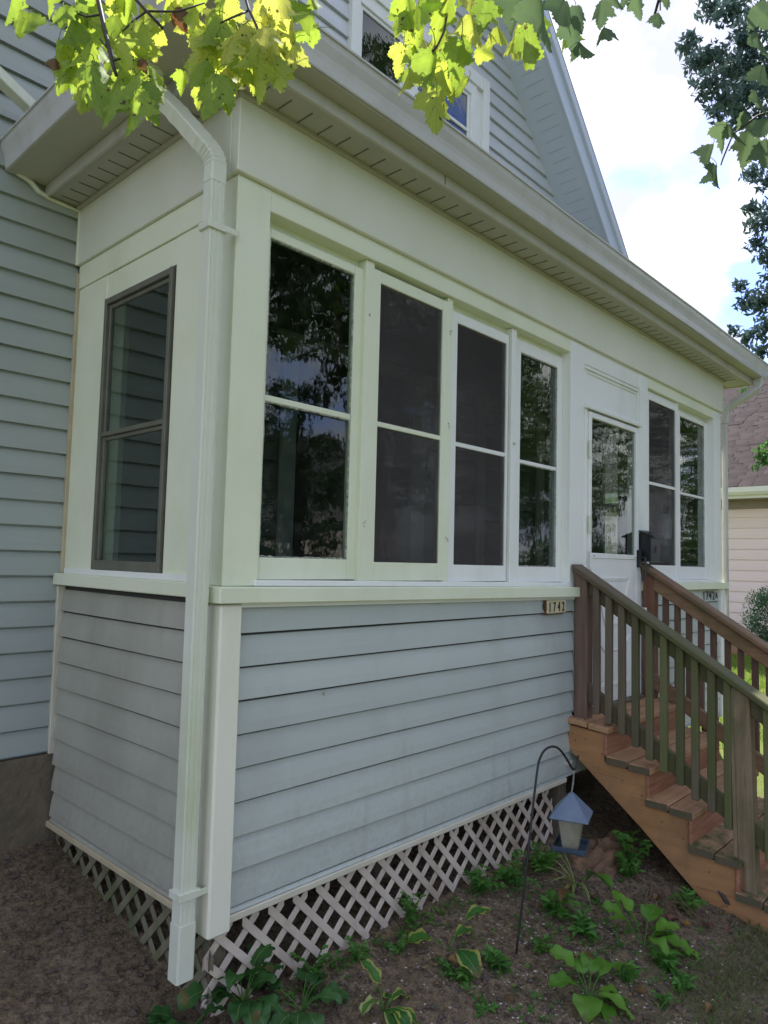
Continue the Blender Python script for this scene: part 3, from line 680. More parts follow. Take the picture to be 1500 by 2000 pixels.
# inner front door and casing on the house wall, seen through the glass
P('inner_casing', 'casing', 1.335, 1.455, W-.075, W-.045, .72, 3.10); P('inner_casing', 'casing', 2.63, 2.79, W-.075, W-.045, .72, 3.10); P('inner_casing', 'casing', 1.28, 2.85, W-.078, W-.045, 3.10, 3.20)
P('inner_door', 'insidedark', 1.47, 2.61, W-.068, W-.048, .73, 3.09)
P('door_rail', 'casing', 1.95, 1.985, W-.08, W-.066, .73, 3.09)
P('inner_casing', 'casing', .14, .26, W-.075, W-.045, .72, 3.15)
P('inner_casing', 'casing', 3.5, 3.62, W-.075, W-.045, .72, 3.08); P('inner_casing', 'casing', 4.5, 4.62, W-.075, W-.045, .72, 3.08); P('inner_casing', 'casing', 3.45, 4.67, W-.078, W-.045, 3.08, 3.18)
# blistered paint spots where old hardware was
mb = MB()
for (x_, z_) in ((.772, 2.85), (.772, 1.87), (1.39, 2.93), (1.39, 2.42), (1.39, 1.83), (2.02, 2.42), (4.56, 1.86)):
    for q in range(4):
        cx_, cz_ = x_+random.uniform(-.009, .009), z_+random.uniform(-.018, .018)
        yb0 = .0195 if x_ > .2 and x_ < 2.7 else -.001
        mb.prism([(cx_+random.uniform(.002, .006)*math.cos(a), yb0, cz_+random.uniform(.002, .006)*math.sin(a)) for a in (0, .9, 1.8, 2.9, 4.0, 5.2)], (0, .004, 0))
for (x_, z_, w_, h_) in ((.53, 1.13, .006, .014), (.52, .80, .003, .012), (1.30, 1.49, .02, .003), (2.60, .70, .02, .012), (2.52, .66, .012, .02), (1.05, .95, .003, .006), (1.9, 1.2, .004, .004)):
    mb.prism([(x_-w_*.5, -.0115, z_), (x_, -.0115, z_+h_*.5), (x_+w_*.4, -.0115, z_+h_*.2), (x_+w_*.5, -.0115, z_-h_*.3), (x_, -.0115, z_-h_*.5)], (0, .012, 0))
mb.build('paint_chip', M['chip'], porch)['kind'] = 'stuff'
# transom panel with moulding
P('transom_panel', 'trimclean', 2.845, 3.735, .012, .08, 2.795, 3.075, bevel=0)
mb = MB()
for (a, b, c_, d_) in ((2.852, 3.73, 3.045, 3.062), (2.852, 3.73, 2.80, 2.812), (3.70, 3.716, 2.80, 3.045)): mb.box(a, b, -.002, .014, c_, d_)
mb.box(2.90, 3.69, .004, .014, 3.02, 3.030).build('panel_moulding', M['trimclean'], porch, .003)
# storm door
dr = MB()
dy0, dy1 = -.022, .012
dr.box(2.878, 2.915, dy0, dy1, .765, 2.752).box(3.618, 3.668, dy0, dy1, .765, 2.752).box(2.915, 3.618, dy0, dy1, 2.712, 2.752).box(2.915, 3.618, dy0+.002, dy1, .765, 1.77)
door = dr.build('storm_door', M['trimclean'], porch, .004)
MB().box(2.91, 3.62, dy0-.004, dy0+.006, 1.755, 1.79).build('glass_rail', M['trimclean'], door, .003)
mb = MB()
for xx in (2.935, 3.59): mb.box(xx, xx+.008, dy0-.007, dy0-.003, 1.768, 1.776)
mb.build('screw', M['black'], door)
MB().box(2.912, 3.622, -.006, -.002, 1.785, 2.716).build('pane', M['glass'], door)
# embossed lower panels (hexagonal plateau mouldings)
mb = MB()
def ringpoly(pts, wd):
    c_ = Vector((sum(p[0] for p in pts)/len(pts), 0, sum(p[1] for p in pts)/len(pts)))
    for i in range(len(pts)):
        a, b = pts[i], pts[(i+1) % len(pts)]
        A_, B_ = Vector((a[0], 0, a[1])), Vector((b[0], 0, b[1])); A2 = A_+(c_-A_).normalized()*wd; B2 = B_+(c_-B_).normalized()*wd
        mb.hexa([(A_.x, dy0-.006, A_.z), (B_.x, dy0-.006, B_.z), (B_.x, dy0+.004, B_.z), (A_.x, dy0+.004, A_.z), (A2.x, dy0-.001, A2.z), (B2.x, dy0-.001, B2.z), (B2.x, dy0+.004, B2.z), (A2.x, dy0+.004, A2.z)])
ringpoly([(2.99, 1.62), (3.50, 1.62), (3.42, 1.38), (3.38, 1.30), (3.11, 1.30), (3.07, 1.38)], .035)
ringpoly([(2.98, 1.22), (3.10, 1.12), (3.39, 1.12), (3.51, 1.22), (3.51, .88), (2.98, .88)], .035)
mb.build('door_panel', M['trimclean'], door)
P('door_head', 'trimclean', 2.83, 3.70, -.03, .012, 2.765, 2.797)
P('drip_cap', 'spout', 2.825, 3.70, -.036, -.03, 2.762, 2.774, bevel=0)
P('door_casing', 'trimclean', 2.84, 2.876, -.012, .02, .76, 2.765); P('door_casing', 'trimclean', 3.670, 3.735, -.010, .02, .76, 2.765)
mb = MB()
for zc in (2.49, 1.98, 1.05): mb.box(2.862, 2.884, -.034, -.02, zc-.06, zc+.06)
mb.build('hinge', M['spout'], porch, .003)
MB().tube([(2.868, -.028, 1.80), (2.868, -.030, 1.70), (2.872, -.04, 1.66), (2.885, -.04, 1.63), (2.875, -.03, 1.61), (2.862, -.03, 1.63), (2.866, -.03, 1.66)], .004, 6).build('door_hook', M['wire'], porch)
P('doorstop', 'trimclean', 3.742, 3.80, -.05, -.01, 1.33, 1.40)
hd = MB().box(3.625, 3.66, -.05, -.02, 1.70, 1.83).build('door_handle', M['black'], door, .004)
MB().tube([(3.632, -.05, 1.78), (3.632, -.085, 1.77), (3.632, -.09, 1.70), (3.620, -.09, 1.63), (3.600, -.088, 1.612)], .009, 8).build('lever', M['black'], hd)
P('door_sill', 'bronze', 2.85, 3.70, -.05, .03, .742, .762)
# downspouts
kp = [(-.037, -.027), (-.03, -.031), (.03, -.031), (.037, -.027), (.037, .027), (.03, .031), (-.03, .031), (-.037, .027)]
def spout(pts, mat='spout', name='downspout', prof=kp):
    return MB().tube(pts, 1, prof=prof).build(name, M[mat], porch, 0)
kp = [(u*.88, v*.92) for u, v in kp]
ribp = [(u*.88, v*.92) for u, v in [(-.036, -.028), (-.028, -.031), (-.026, -.028), (-.020, -.028), (-.018, -.031), (-.006, -.031), (-.004, -.028), (.004, -.028), (.006, -.031), (.018, -.031), (.020, -.028), (.026, -.028), (.028, -.031), (.036, -.028), (.036, .028), (-.036, .028)]]
dx, dyy = -.098, .013
ds = spout([(dx, dyy, .36), (dx, dyy, 1.2), (dx+.001, dyy, 2.2), (dx, dyy, 3.13)], prof=ribp)
ds2 = MB().tube([(dx, dyy+.002, .205), (dx, dyy, .40)], 1, prof=[(u*1.07, v*1.1) for u, v in kp]).build('spout_extension', M['spout'], porch)
el = smooth([(dx, dyy, 3.12), (dx, dyy, 3.19), (dx-.012, dyy+.008, 3.235), (dx-.045, dyy+.035, 3.285), (-.225, .13, 3.41), (-.275, .168, 3.46), (-.29, .18, 3.51), (-.29, .18, 3.575)], 8)
rr_ = [1.04+(.07 if (8 <= i <= 30 and i % 3 == 0) or (34 <= i <= 48 and i % 3 == 0) else 0) for i in range(len(el))]
MB().tube(el, rr_, prof=kp).build('downspout_elbow', M['spout'], porch)
for zc, nm in ((2.945, 0), (.50, 1)):
    MB().box(dx-.042, dx+.045, dyy-.037, dyy+.036, zc-.014, zc+.014).box(dx+.03, .0 if nm == 0 else -.02, dyy-.038, dyy-.034, zc-.012, zc+.012).build('strap', M['spout'], ds, .004)
rd = spout(mat='gutter', pts=[(5.87, -.262, 3.60), (5.87, -.262, 3.52), (5.85, -.245, 3.45), (5.72, -.15, 3.345), (5.645, -.08, 3.285), (5.625, -.035, 3.22), (5.622, -.02, 3.10)])
spout([(5.622, -.02, 3.12), (5.622, -.02, 1.5), (5.622, -.02, .0)], mat='gutter', prof=[(u*.7, v*.8) for u, v in kp])

# lattice skirts: every slat a part
def lattice(name, label, along, length, zf, ztop, c0, mat, loc):
    root = thing(name, label, 'lattice panel', loc, 'lattice skirts under the porch')
    pitch = .13; wd = .031; s2 = wd*math.sqrt(2)
    def clip(a0, dirn):
        # slat centre line: z = dirn*(u-a0); clipped to 0..length and zf..ztop
        pts = []
        N = 60; us = [i/N*length for i in range(N+1)]; seg = [u for u in us if zf(u)-.03 <= dirn*(u-a0) <= ztop]
        return (min(seg), max(seg)) if len(seg) > 1 else None
    for dirn, off in ((1, 0.006), (-1, .0)):
        k0 = -8; 
        for k in range(-6, int(length/pitch)+8):
            a0 = k*pitch + (.052 if dirn > 0 else .09)
            r = clip(a0, dirn)
            if not r: continue
            u0, u1 = r
            if u1-u0 < .02: continue
            z0_, z1_ = dirn*(u0-a0), dirn*(u1-a0); h = s2/2
            y0, y1 = c0+off, c0+off+.0055
            def pt(u, z, y): return (u, y, z) if along == 0 else (y, u, z)
            P_ = [pt(u0, z0_-h, y0), pt(u1, z1_-h, y0), pt(u1, z1_-h, y1), pt(u0, z0_-h, y1), pt(u0, z0_+h, y0), pt(u1, min(z1_+h, ztop+.02), y0), pt(u1, min(z1_+h, ztop+.02), y1), pt(u0, z0_+h, y1)]
            MB().hexa(P_).build('slat', M[mat], root, .0015)
lattice('lattice_panel', 'pinkish white diagonal lattice under the front of the porch', 0, 2.50, lambda u: -.02+.02*u, .352, .018, 'lattice', (1.3, .02, 0))
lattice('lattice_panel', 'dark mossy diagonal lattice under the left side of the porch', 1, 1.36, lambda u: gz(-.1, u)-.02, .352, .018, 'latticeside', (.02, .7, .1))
P('corner_pier', 'concrete', .03, .11, .035, .11, -.1, .37); P('pier', 'concrete', 2.53, 2.63, .0, .12, -.1, .37)
P('pier', 'concrete', 1.2, 1.32, .3, .42, -.1, .37); P('pier', 'concrete', 3.4, 3.52, .9, 1.02, -.1, .4)
P('end_pier', 'concrete', 5.42, 5.54, .02, .14, -.1, .37)

M['endgrain'] = surf('mossy_end_grain', (.085, .08, .04), (.12, .09, .055), 30, rough=.8, bstr=.4)
# ================================================================= STAIRS
stairs = thing('wooden_staircase', 'stained wooden entry stairs with weathered railings on both sides leading to the storm door', 'stairs', (3.2, -.7, -.15))
S = lambda name, mat, *a, bevel=.004: bx(name, M[mat], stairs, *a, bevel=bevel)
XL, XR_ = 2.631, 3.86
steps = [(.0, .739), (-.262, .549), (-.505, .357), (-.752, .165), (-.995, -.014)]
for i, (yb_, zt) in enumerate(steps):
    for j in range(2):
        y1 = yb_-.139*j - (.002 if j == 0 else .004); y0 = y1-.134
        tl = .012*j; dz = random.uniform(-.002, .002)
        m_ = 'tread' if i < 3 else 'treadmoss'
        MB().hexa([(XL+random.uniform(-.002, .002), y0, zt-.036-.011-tl+dz), (XR_, y0, zt-.036-.011-tl+dz), (XR_, y1, zt-.036-tl+dz), (XL, y1, zt-.036-tl+dz),
                   (XL, y0, zt-.011-tl+dz), (XR_, y0, zt-.011-tl+dz), (XR_, y1, zt-tl+dz), (XL, y1, zt-tl+dz)]).build('tread_board', M[m_], stairs, .005)
for i in range(5):
    yb_, zt = steps[i]; yf = yb_-.247
    zl = steps[i+1][1] if i < 4 else -.26
    S('riser', 'riser', XL+.006, XR_-.006, yf-.019, yf, zl-.004, zt-.062)
def stringer(x):
    pts = [(x, 0, steps[0][1]-.05)]
    for i in range(5):
        yb_, zt = steps[i]
        pts.append((x, yb_-.246, zt-.066))
        pts.append((x, yb_-.246, (steps[i+1][1]-.045) if i < 4 else -.30))
    pts += [(x, -1.06, -.30), (x, -.86, -.155), (x, -.478, .17), (x, 0.0, .544)]
    return MB().prism(pts, (.038, 0, 0)).build('stringer', M['stringer'], stairs, .003)
stringer(XL+.02); stringer(3.2); stringer(XR_-.058)
mb = MB(); mb.tube([(XL+.0195, -.905, -.045), (XL+.018, -.93, -.062), (XL+.018, -.95, -.085), (XL+.0195, -.965, -.10)], [.004, .012, .014, .004], 6)
mb.build('knot_hole', M['darkwood'], stairs)
slope = .63
def railing(xf, inner, zc, posts, bals, ymin, mr_, mb_, mp_, x_bal, x_sub, zbot):
    first = True
    # xf..xf+.09 is the post; cap on top, sub-rail and bottom rail beside it
    def bar(name, x0, x1, y0, y1, z0, h, mat, bev=.004):
        za = z0+slope*(y0); zb_ = z0+slope*(y1)
        return MB().hexa([(x0, y0, za-h), (x1, y0, za-h), (x1, y1, zb_-h), (x0, y1, zb_-h), (x0, y0, za), (x1, y0, za), (x1, y1, zb_), (x0, y1, zb_)]).build(name, M[mat], stairs, bev)
    bar('handrail', xf-.035, xf+.10, ymin, -.012, zc, .042, mr_, .007)
    bar('upper_rail', x_sub, x_sub+.038, ymin, -.10, zc-.044, .105, mr_)
    bar('bottom_rail', x_sub, x_sub+.038, ymin, -.10, zbot, .118, mr_)
    for (y0, y1, zf_, lean) in posts:
        zt0 = zc-.044+slope*y0; zt1 = zc-.044+slope*y1
        MB().hexa([(xf, y0, zf_), (xf+.088, y0, zf_), (xf+.088, y1, zf_), (xf, y1, zf_), (xf, y0+lean, zt0+slope*lean), (xf+.088, y0+lean, zt0+slope*lean), (xf+.088, y1+lean, zt1+slope*lean), (xf, y1+lean, zt1+slope*lean)]).build('post', M['postdark' if (y1 > -.1 and mp_ == 'post') else mp_], stairs, .006)
    for (y0, y1) in bals:
        zt0, zt1 = zc-.046+slope*y0, zc-.046+slope*y1; zb0 = zbot-.125+slope*(y0+y1)/2 - random.uniform(.0, .02)
        dx_ = random.uniform(-.001, .001); dy_ = random.uniform(-.004, .004)
        MB().hexa([(x_bal+dx_, y0+dy_, zb0), (x_bal+.036+dx_, y0+dy_, zb0), (x_bal+.036+dx_, y1+dy_, zb0+.004), (x_bal+dx_, y1+dy_, zb0+.004),
                   (x_bal, y0, zt0), (x_bal+.036, y0, zt0), (x_bal+.036, y1, zt1), (x_bal, y1, zt1)]).build('baluster', M[mb_], stairs, .004)
for i, (yb_, zt) in enumerate(steps[1:]):      # weathered dark end grain of the lower treads
    for j in range(2):
        y1 = yb_-.139*j-.004; tl = .012*j
        MB().box(XL-.005, XL-.0025, y1-.131, y1-.002, zt-.045-tl, zt-.007-tl).build('end_grain', M['endgrain'], stairs, 0)
mb = MB()
for i, (yb_, zt) in enumerate(steps):
    for j in range(2):
        for xx in (XL+.045, 3.215, XR_-.045):
            for q in (.03, .10):
                yy = yb_-.139*j-q; zz_ = zt-.012*j-.011*q/.134+.0005
                mb.tube([(xx+random.uniform(-.004, .004), yy, zz_-.002), (xx, yy, zz_+.0012)], .0045, 6)
for yy, zz_ in ((-.03, .64), (-.05, .60), (-.12, .62), (-.36, .42), (-.60, .24), (-.86, .04), (-.23, .55), (-.48, .36), (-.72, .18)):
    mb.tube([(XL+.0215, yy, zz_), (XL+.0185, yy, zz_)], .004, 6)
mb.build('screw_head', M['black'], stairs)['kind'] = 'stuff'
ZC = 1.722
bl = [(-.187, -.145), (-.272, -.230), (-.355, -.313), (-.442, -.400), (-.527, -.485), (-.615, -.573), (-.710, -.667), (-.792, -.752), (-.884, -.842), (-.966, -.927), (-1.165, -1.128), (-1.245, -1.205), (-1.33, -1.29)]
railing(2.69, 1, ZC, [(-.103, -.015, .728, 0), (-1.088, -1.0, -.03, .03)], bl, -1.42, 'rail_x', 'bal', 'post', 2.682, 2.719, 1.02)
MB().hexa([(2.694, -.998, -.02), (2.73, -.998, -.02), (2.73, -.975, -.02), (2.694, -.975, -.02), (2.694, -.992, 1.035), (2.73, -.992, 1.035), (2.73, -.955, 1.055), (2.694, -.955, 1.055)]).build('post_brace', M['post'], stairs, .004)
br = [(-.189, -.148), (-.275, -.236), (-.358, -.319), (-.444, -.405), (-.528, -.489), (-.623, -.585), (-.709, -.673), (-.799, -.760), (-.886, -.849), (-.975, -.938), (-1.07, -1.03), (-1.16, -1.12), (-1.25, -1.21), (-1.34, -1.30)]
railing(3.745, -1, 1.745, [(-.103, -.018, .72, 0), (-1.395, -1.31, -.3, 0)], br, -1.45, 'rail_r', 'bal_r', 'rail_post_r', 3.786, 3.748, 1.03) if False else None
M['post_r'] = wood('brown_post', (.26, .13, .08), (.18, .09, .055), 2)
railing(3.745, -1, 1.745, [(-.103, -.018, .72, 0), (-1.395, -1.31, -.3, 0)], br, -1.45, 'rail_r', 'bal_r', 'post_r', 3.786, 3.747, .985)
MB().box(2.60, 2.66, -.03, .02, .445, .47).build('wood_block', M['lattice'], stairs, .003)

# ================================================================= SMALL THINGS
TXT = []
def digits(text, parent, mat, x, y, z, h, sx=.62, gap=.0, z2=None, name='digit'):
    for i, ch in enumerate(text):
        cu = bpy.data.curves.new(name, 'FONT'); cu.body = ch; cu.size = h*1.38; cu.extrude = .0015; cu.offset = .0012
        o = bpy.data.objects.new(name, cu); C.objects.link(o); cu.materials.append(mat)
        o.parent = parent; o.matrix_parent_inverse = Matrix.Translation(-wloc(parent))
        wob_ = random.uniform(-.003, .003)
        TXT.append(o)
        o.location = (x+i*gap, y, z+wob_); o.rotation_euler = (R_(90), 0, 0); o.scale = (sx, 1, 1)
pq = thing('house_number_plaque', 'cream number plaque reading 1742 screwed to the siding left of the stairs', 'number plaque', (2.44, 0, 1.445))
bx('plate', M['plaque'], pq, 2.325, 2.55, -.034, -.020, 1.403, 1.486, bevel=.006)
bx('backing', M['rust'], pq, 2.315, 2.552, -.0205, -.006, 1.396, 1.490, bevel=.006)
MB().prism([(2.318, -.031, 1.425), (2.300, -.031, 1.437), (2.307, -.031, 1.447), (2.300, -.031, 1.458), (2.318, -.031, 1.468)], (0, .018, 0)).build('end_scroll', M['rust'], pq)
digits('1742', pq, M['digit'], 2.335, -.036, 1.416, .058, sx=.72, gap=.054)
hn = thing('house_number', 'black adhesive characters reading 1742A on the siding right of the stairs', 'house number', (5.2, 0, 1.46))
digits('1742', hn, M['digit'], 5.03, -.0145, 1.425, .082, sx=1.05, gap=.082, name='digit')
digits('A', hn, M['digit'], 5.36, -.0145, 1.44, .055, sx=.95, gap=.08, name='letter')
mbx = thing('mailbox', 'black metal wall mailbox with sloping lid beside the storm door', 'mailbox', (3.78, -.05, 1.85))
bx('box', M['black'], mbx, 3.69, 3.865, -.105, -.004, 1.745, 1.955, bevel=.004)
MB().hexa([(3.68, -.13, 1.925), (3.875, -.13, 1.925), (3.875, .0, 1.975), (3.68, .0, 1.975), (3.68, -.13, 1.935), (3.875, -.13, 1.935), (3.875, .0, 1.986), (3.68, .0, 1.986)]).build('lid', M['black'], mbx, .002)
mb = MB()
for k in range(4): mb.tube([(3.775+.012*math.cos(a), -.107, 1.82+.012*k+.008*math.sin(a)) for a in [q*math.pi/4 for q in range(9)]], .002, 5)
mb.build('emblem', surf('dark_emblem', (.06, .06, .065), None, 10, rough=.4), mbx)

# shepherd's hook
YH = -.45
hk = thing('shepherds_hook', 'thin black steel shepherds hook standing in the flower bed', 'garden hook', (1.354, YH, -.08))
pts = [(1.350, YH, -.20), (1.354, YH, -.08), (1.40, YH, .12), (1.447, YH, .35), (1.492, YH, .58), (1.524, YH, .72), (1.545, YH, .765), (1.585, YH, .797), (1.64, YH, .806), (1.70, YH, .795), (1.75, YH, .767), (1.80, YH, .725), (1.845, YH, .68), (1.872, YH, .655), (1.89, YH, .652), (1.91, YH, .662), (1.925, YH, .69), (1.926, YH, .715)]
pts = smooth(pts, 5); MB().tube(pts, [.0058]*len(pts), 8).build('pole', M['black'], hk, smooth=True)
# bird feeder
fx, fy = 1.86, YH
bf = thing('bird_feeder', 'hanging hopper bird feeder with blue roof and tray on the garden hook', 'bird feeder', (fx, fy, .3))
rot = R_(20)
def fr(x, y, z): return (fx+x*math.cos(rot)-y*math.sin(rot), fy+x*math.sin(rot)+y*math.cos(rot), z)
zr0, zr1 = .432, .540; hw, hd_ = .102, .096
ru = [fr(-hw, -hd_, zr0), fr(hw, -hd_, zr0), fr(hw, hd_, zr0), fr(-hw, hd_, zr0)]; rt_ = [fr(-.012, -.008, zr1), fr(.012, -.008, zr1), fr(.012, .008, zr1), fr(-.012, .008, zr1)]
mid = [fr(-hw*.42, -hd_*.42, .502), fr(hw*.42, -hd_*.42, .502), fr(hw*.42, hd_*.42, .502), fr(-hw*.42, hd_*.42, .502)]
lowr = [fr(-hw, -hd_, zr0-.008), fr(hw, -hd_, zr0-.008), fr(hw, hd_, zr0-.008), fr(-hw, hd_, zr0-.008)]
MB().loft([lowr, ru, mid, rt_]).build('feeder_roof', M['blue'], bf, .003)
def sq(a, b, z): return [fr(-a, -b, z), fr(a, -b, z), fr(a, b, z), fr(-a, b, z)]
MB().loft([sq(.042, .039, .272), sq(.045, .042, .30), sq(.064, .059, .43)]).build('hopper', M['hopper'], bf, .004)
tr = MB(); tr.loft([sq(.072, .068, .258), sq(.087, .083, .268)])
for (a0, a1, b0, b1) in ((-.087, .087, -.083, -.077), (-.087, .087, .077, .083), (-.087, -.081, -.077, .077), (.081, .087, -.077, .077)):
    q = [fr(a0, b0, .266), fr(a1, b0, .266), fr(a1, b1, .266), fr(a0, b1, .266)]; tr.loft([q, [(x, y, z+.024) for x, y, z in q]])
tr.build('tray', M['bluedark'], bf, .002)
MB().tube([fr(-.008, 0, .53), (1.874, YH, .60), (1.888, YH, .655)], .0012, 5).tube([fr(.008, 0, .53), (1.886, YH, .60), (1.889, YH, .655)], .0012, 5).build('hanging_wire', M['wire'], bf)
# white bag seen through the last window
bag = MB(); rings = []
for i in range(9):
    q = i/8; r = .12*(1-.55*q**2)+.012*math.sin(i*2.1)
    rings.append([(5.19+(r+.015*math.sin(a*3+i))*math.cos(a), .36+(r*.8+.012*math.cos(a*5+i))*math.sin(a), 1.76+.44*q+.01*math.sin(a*4)) for a in [k*2*math.pi/14 for k in range(14)]])
bg_ = bag.loft(rings).build('plastic_bag', M['bag'], None, smooth=True); tag(bg_, 'crumpled white plastic bag standing behind the rightmost porch window', 'bag')
tb = thing('side_table', 'small dark table inside the porch behind the rightmost window', 'table', (5.15, .4, .72))
bx('tabletop', M['insidedark'], tb, 4.9, 5.42, .16, .60, 1.72, 1.755)
for (x_, y_) in ((4.92, .18), (5.38, .18), (4.92, .56), (5.38, .56)): bx('leg', M['insidedark'], tb, x_-.015, x_+.015, y_-.015, y_+.015, .72, 1.72, bevel=0)

# ================================================================= NEIGHBOUR
nb = thing('neighbour_house', 'pale pink neighbouring house with faded pinkish shingle roof', 'house', (13, 3, .1))
N_ = lambda name, mat, *a, bevel=0: bx(name, M[mat], nb, *a, bevel=bevel)
N_('wall', 'pinksiding', 13.02, 18.0, -1.3, 10, .32, 3.1); N_('foundation', 'orangeblock', 13.03, 18.0, -1.3, 10, -.4, .33)
for i in range(13):
    z0 = .30+.2*i; siding(nb, M['pinksiding'], 1, 13.02, -1, z0, min(z0+.2, 2.86), -1.3, 10, wob=.001, d=.02)
N_('frieze', 'taupe', 12.99, 13.03, -1.3, 10, 2.86, 3.02); N_('eave_soffit', 'taupe', 12.66, 13.03, -1.6, 10.3, 3.02, 3.05); N_('fascia', 'trimclean', 12.62, 12.66, -1.6, 10.3, 3.03, 3.22)
MB().loft([[(12.62, y, 3.08), (12.54, y, 3.09), (12.50, y, 3.14), (12.49, y, 3.23), (12.50, y, 3.23), (12.52, y, 3.15), (12.56, y, 3.10), (12.62, y, 3.10)] for y in (-1.6, 10.3)]).build('gutter', M['trimclean'], nb)
rs, rz0, rx0, pit = 5.6, 3.20, 12.58, .66
MB().hexa([(rx0, -1.7, rz0), (rx0+rs, -1.7, rz0+rs*pit), (rx0+rs, 10.4, rz0+rs*pit), (rx0, 10.4, rz0), (rx0, -1.7, rz0+.03), (rx0+rs, -1.7, rz0+rs*pit+.03), (rx0+rs, 10.4, rz0+rs*pit+.03), (rx0, 10.4, rz0+.03)]).build('roof', M['pinkshingle'], nb)
sm = []
for hgt in (.018, .022, .026):
    b = MB().box(-.005, .165, -.148, .148, 0, hgt); sm.append(b)
ang = math.atan(pit); cnt = 0; rest = MB(); base_m = []
for b in sm:
    me_ = bpy.data.meshes.new('shingle'); me_.from_pydata(b.v, [], b.f); me_.materials.append(M['pinkshingle']); base_m.append(me_)
exp_ = .142
nrow = int(rs/math.cos(ang)/exp_)
for r in range(nrow):
    s0 = r*exp_; px_, pz_ = rx0+s0*math.cos(ang), rz0+.03+s0*math.sin(ang)
    yoff = (r*.113) % .3; y = -1.65+yoff
    vis_y0, vis_y1 = .6+.11*r*.3, 3.6+.10*r*.3
    while y < 9:
        wj = random.choice((.24, .3, .3, .36))
        if vis_y0-.3 < y < vis_y1-.6 and r < 30 and cnt < 290:
            o = bpy.data.objects.new('shingle', random.choice(base_m)); C.objects.link(o); o.parent = nb; o.matrix_parent_inverse = Matrix.Translation(-wloc(nb))
            o.location = (px_, y+wj/2, pz_+random.uniform(0, .003)); o.rotation_euler = (0, -ang-.02, 0); o.scale = (1, wj/.3*.985, 1); cnt += 1
        elif -3 < y < 8:
            h = random.choice((.018, .022, .026)); c0_, s0_ = math.cos(ang+.02), math.sin(ang+.02)
            q = [(0, 0), (.165, 0), (.165, h), (0, h)]
            P_ = [(px_+u*c0_-v*s0_, pz_+u*s0_+v*c0_) for u, v in q]
            rest.prism([(a, y+.004, b) for a, b in P_], (0, wj-.008, 0))
        y += wj
o = rest.build('shingle_course', M['pinkshingle'], nb); o['kind'] = 'stuff'
# path and lawn strips
MB().box(5.55, 8.2, -.62, -.18, -.20, -.032).build('path', M['path']); tag(bpy.data.objects['path'], kind='structure')
MB().box(-60, 60, -20, -13, -.6, -.405).build('road', M['asphalt']); tag(bpy.data.objects['road'], kind='structure')
MB().box(-60, 60, -12.95, -12.8, -.6, -.34).build('kerb', M['concrete']); tag(bpy.data.objects['kerb'], kind='structure')
oh = thing('house_across_street', 'white sided house across the street reflected in the porch glass', 'house', (25, -27, -.4))
for nm, mt, a in (('wall', 'pinksiding', (19, 31, -33, -27, -.4, 5)), ('door', 'rust', (24, 25, -26.99, -26.9, -.2, 2.0)), ('window', 'insidedark', (20.5, 22, -26.99, -26.9, .8, 2.2)), ('window', 'insidedark', (27, 28.5, -26.99, -26.9, .8, 2.2)), ('window', 'insidedark', (22, 23.2, -26.99, -26.9, 3.2, 4.4)), ('window', 'insidedark', (26.5, 27.7, -26.99, -26.9, 3.2, 4.4))):
    bx(nm, M[mt], oh, *a, bevel=0)
MB().prism([(18.5, -33.5, 5), (31.5, -33.5, 5), (25, -33.5, 8.6)], (0, 7, 0)).build('roof', M['shingle'], oh)

MB().box(2.5, 3.95, -12.8, -1.75, -.8, -.315).build('added_bounce_walk', M['concrete']); tag(bpy.data.objects['added_bounce_walk'], kind='structure')  # unseen paving added to shape the light bounced onto the porch
from mathutils.geometry import delaunay_2d_cdt

# ================================================================= PLANTS
def blade(az, el0, Ln, wd, arch, base=(0, 0, 0), fold=.25, n=8, shape='ovate', twist=0.0, stalk=0.0, wav=.0):
    """leaf blade grid with UV (u across, v along); returns verts, faces, uvs"""
    cols = (-1, -.5, 0, .5, 1); V = []; F_ = []; UV = []
    d = Vector((math.cos(az), math.sin(az), 0)); sd_ = Vector((-math.sin(az), math.cos(az), 0))
    p = Vector(base); el = el0; step = Ln/n
    if stalk:
        p = p + (d*math.cos(el)+Vector((0, 0, 1))*math.sin(el))*stalk
    for i in range(n+1):
        q = i/n
        if shape == 'ovate': wv = wd*.5*(math.sin(math.pi*min(1, q**.75*1.0))**.8 if q < 1 else 0)
        elif shape == 'strap': wv = wd*.5*min(1, q*6+.5)*(1-q**3)
        else: wv = wd*.5*math.sin(math.pi*q**.9)
        tn = d*math.cos(el)+Vector((0, 0, 1))*math.sin(el); nr = sd_.cross(tn)*-1
        tw = twist*q; s2 = sd_*math.cos(tw)+nr*math.sin(tw)
        for u in cols:
            V.append(p+s2*(u*wv)+nr*(abs(u)*wv*fold+wav*math.sin(q*14+u*2)*abs(u))); UV.append(((u+1)/2, q))
        p = p+tn*step; el -= arch/n
    for i in range(n):
        for j in range(4):
            a = i*5+j; F_.append((a, a+1, a+6, a+5))
    return V, F_, UV
def blade_obj(name, mat, parent, Fv):
    V, F_, UV = Fv
    me = bpy.data.meshes.new(name); me.from_pydata([tuple(v) for v in V], [], F_); uv = me.uv_layers.new(name='UVMap')
    for lp in me.loops: uv.data[lp.index].uv = UV[lp.vertex_index]
    me.polygons.foreach_set('use_smooth', [True]*len(F_)); me.materials.append(mat)
    o = bpy.data.objects.new(name, me); C.objects.link(o)
    if parent: o.parent = parent; o.matrix_parent_inverse = Matrix.Translation(-wloc(parent))
    return o
def stem_to(parent, a, b, r, mat, sag=.01):
    a, b = Vector(a), Vector(b); mid_ = (a+b)/2+Vector((0, 0, sag))
    return MB().tube([a, mid_, b], [r, r*.85, r*.7], 5).build('stem', mat, parent)
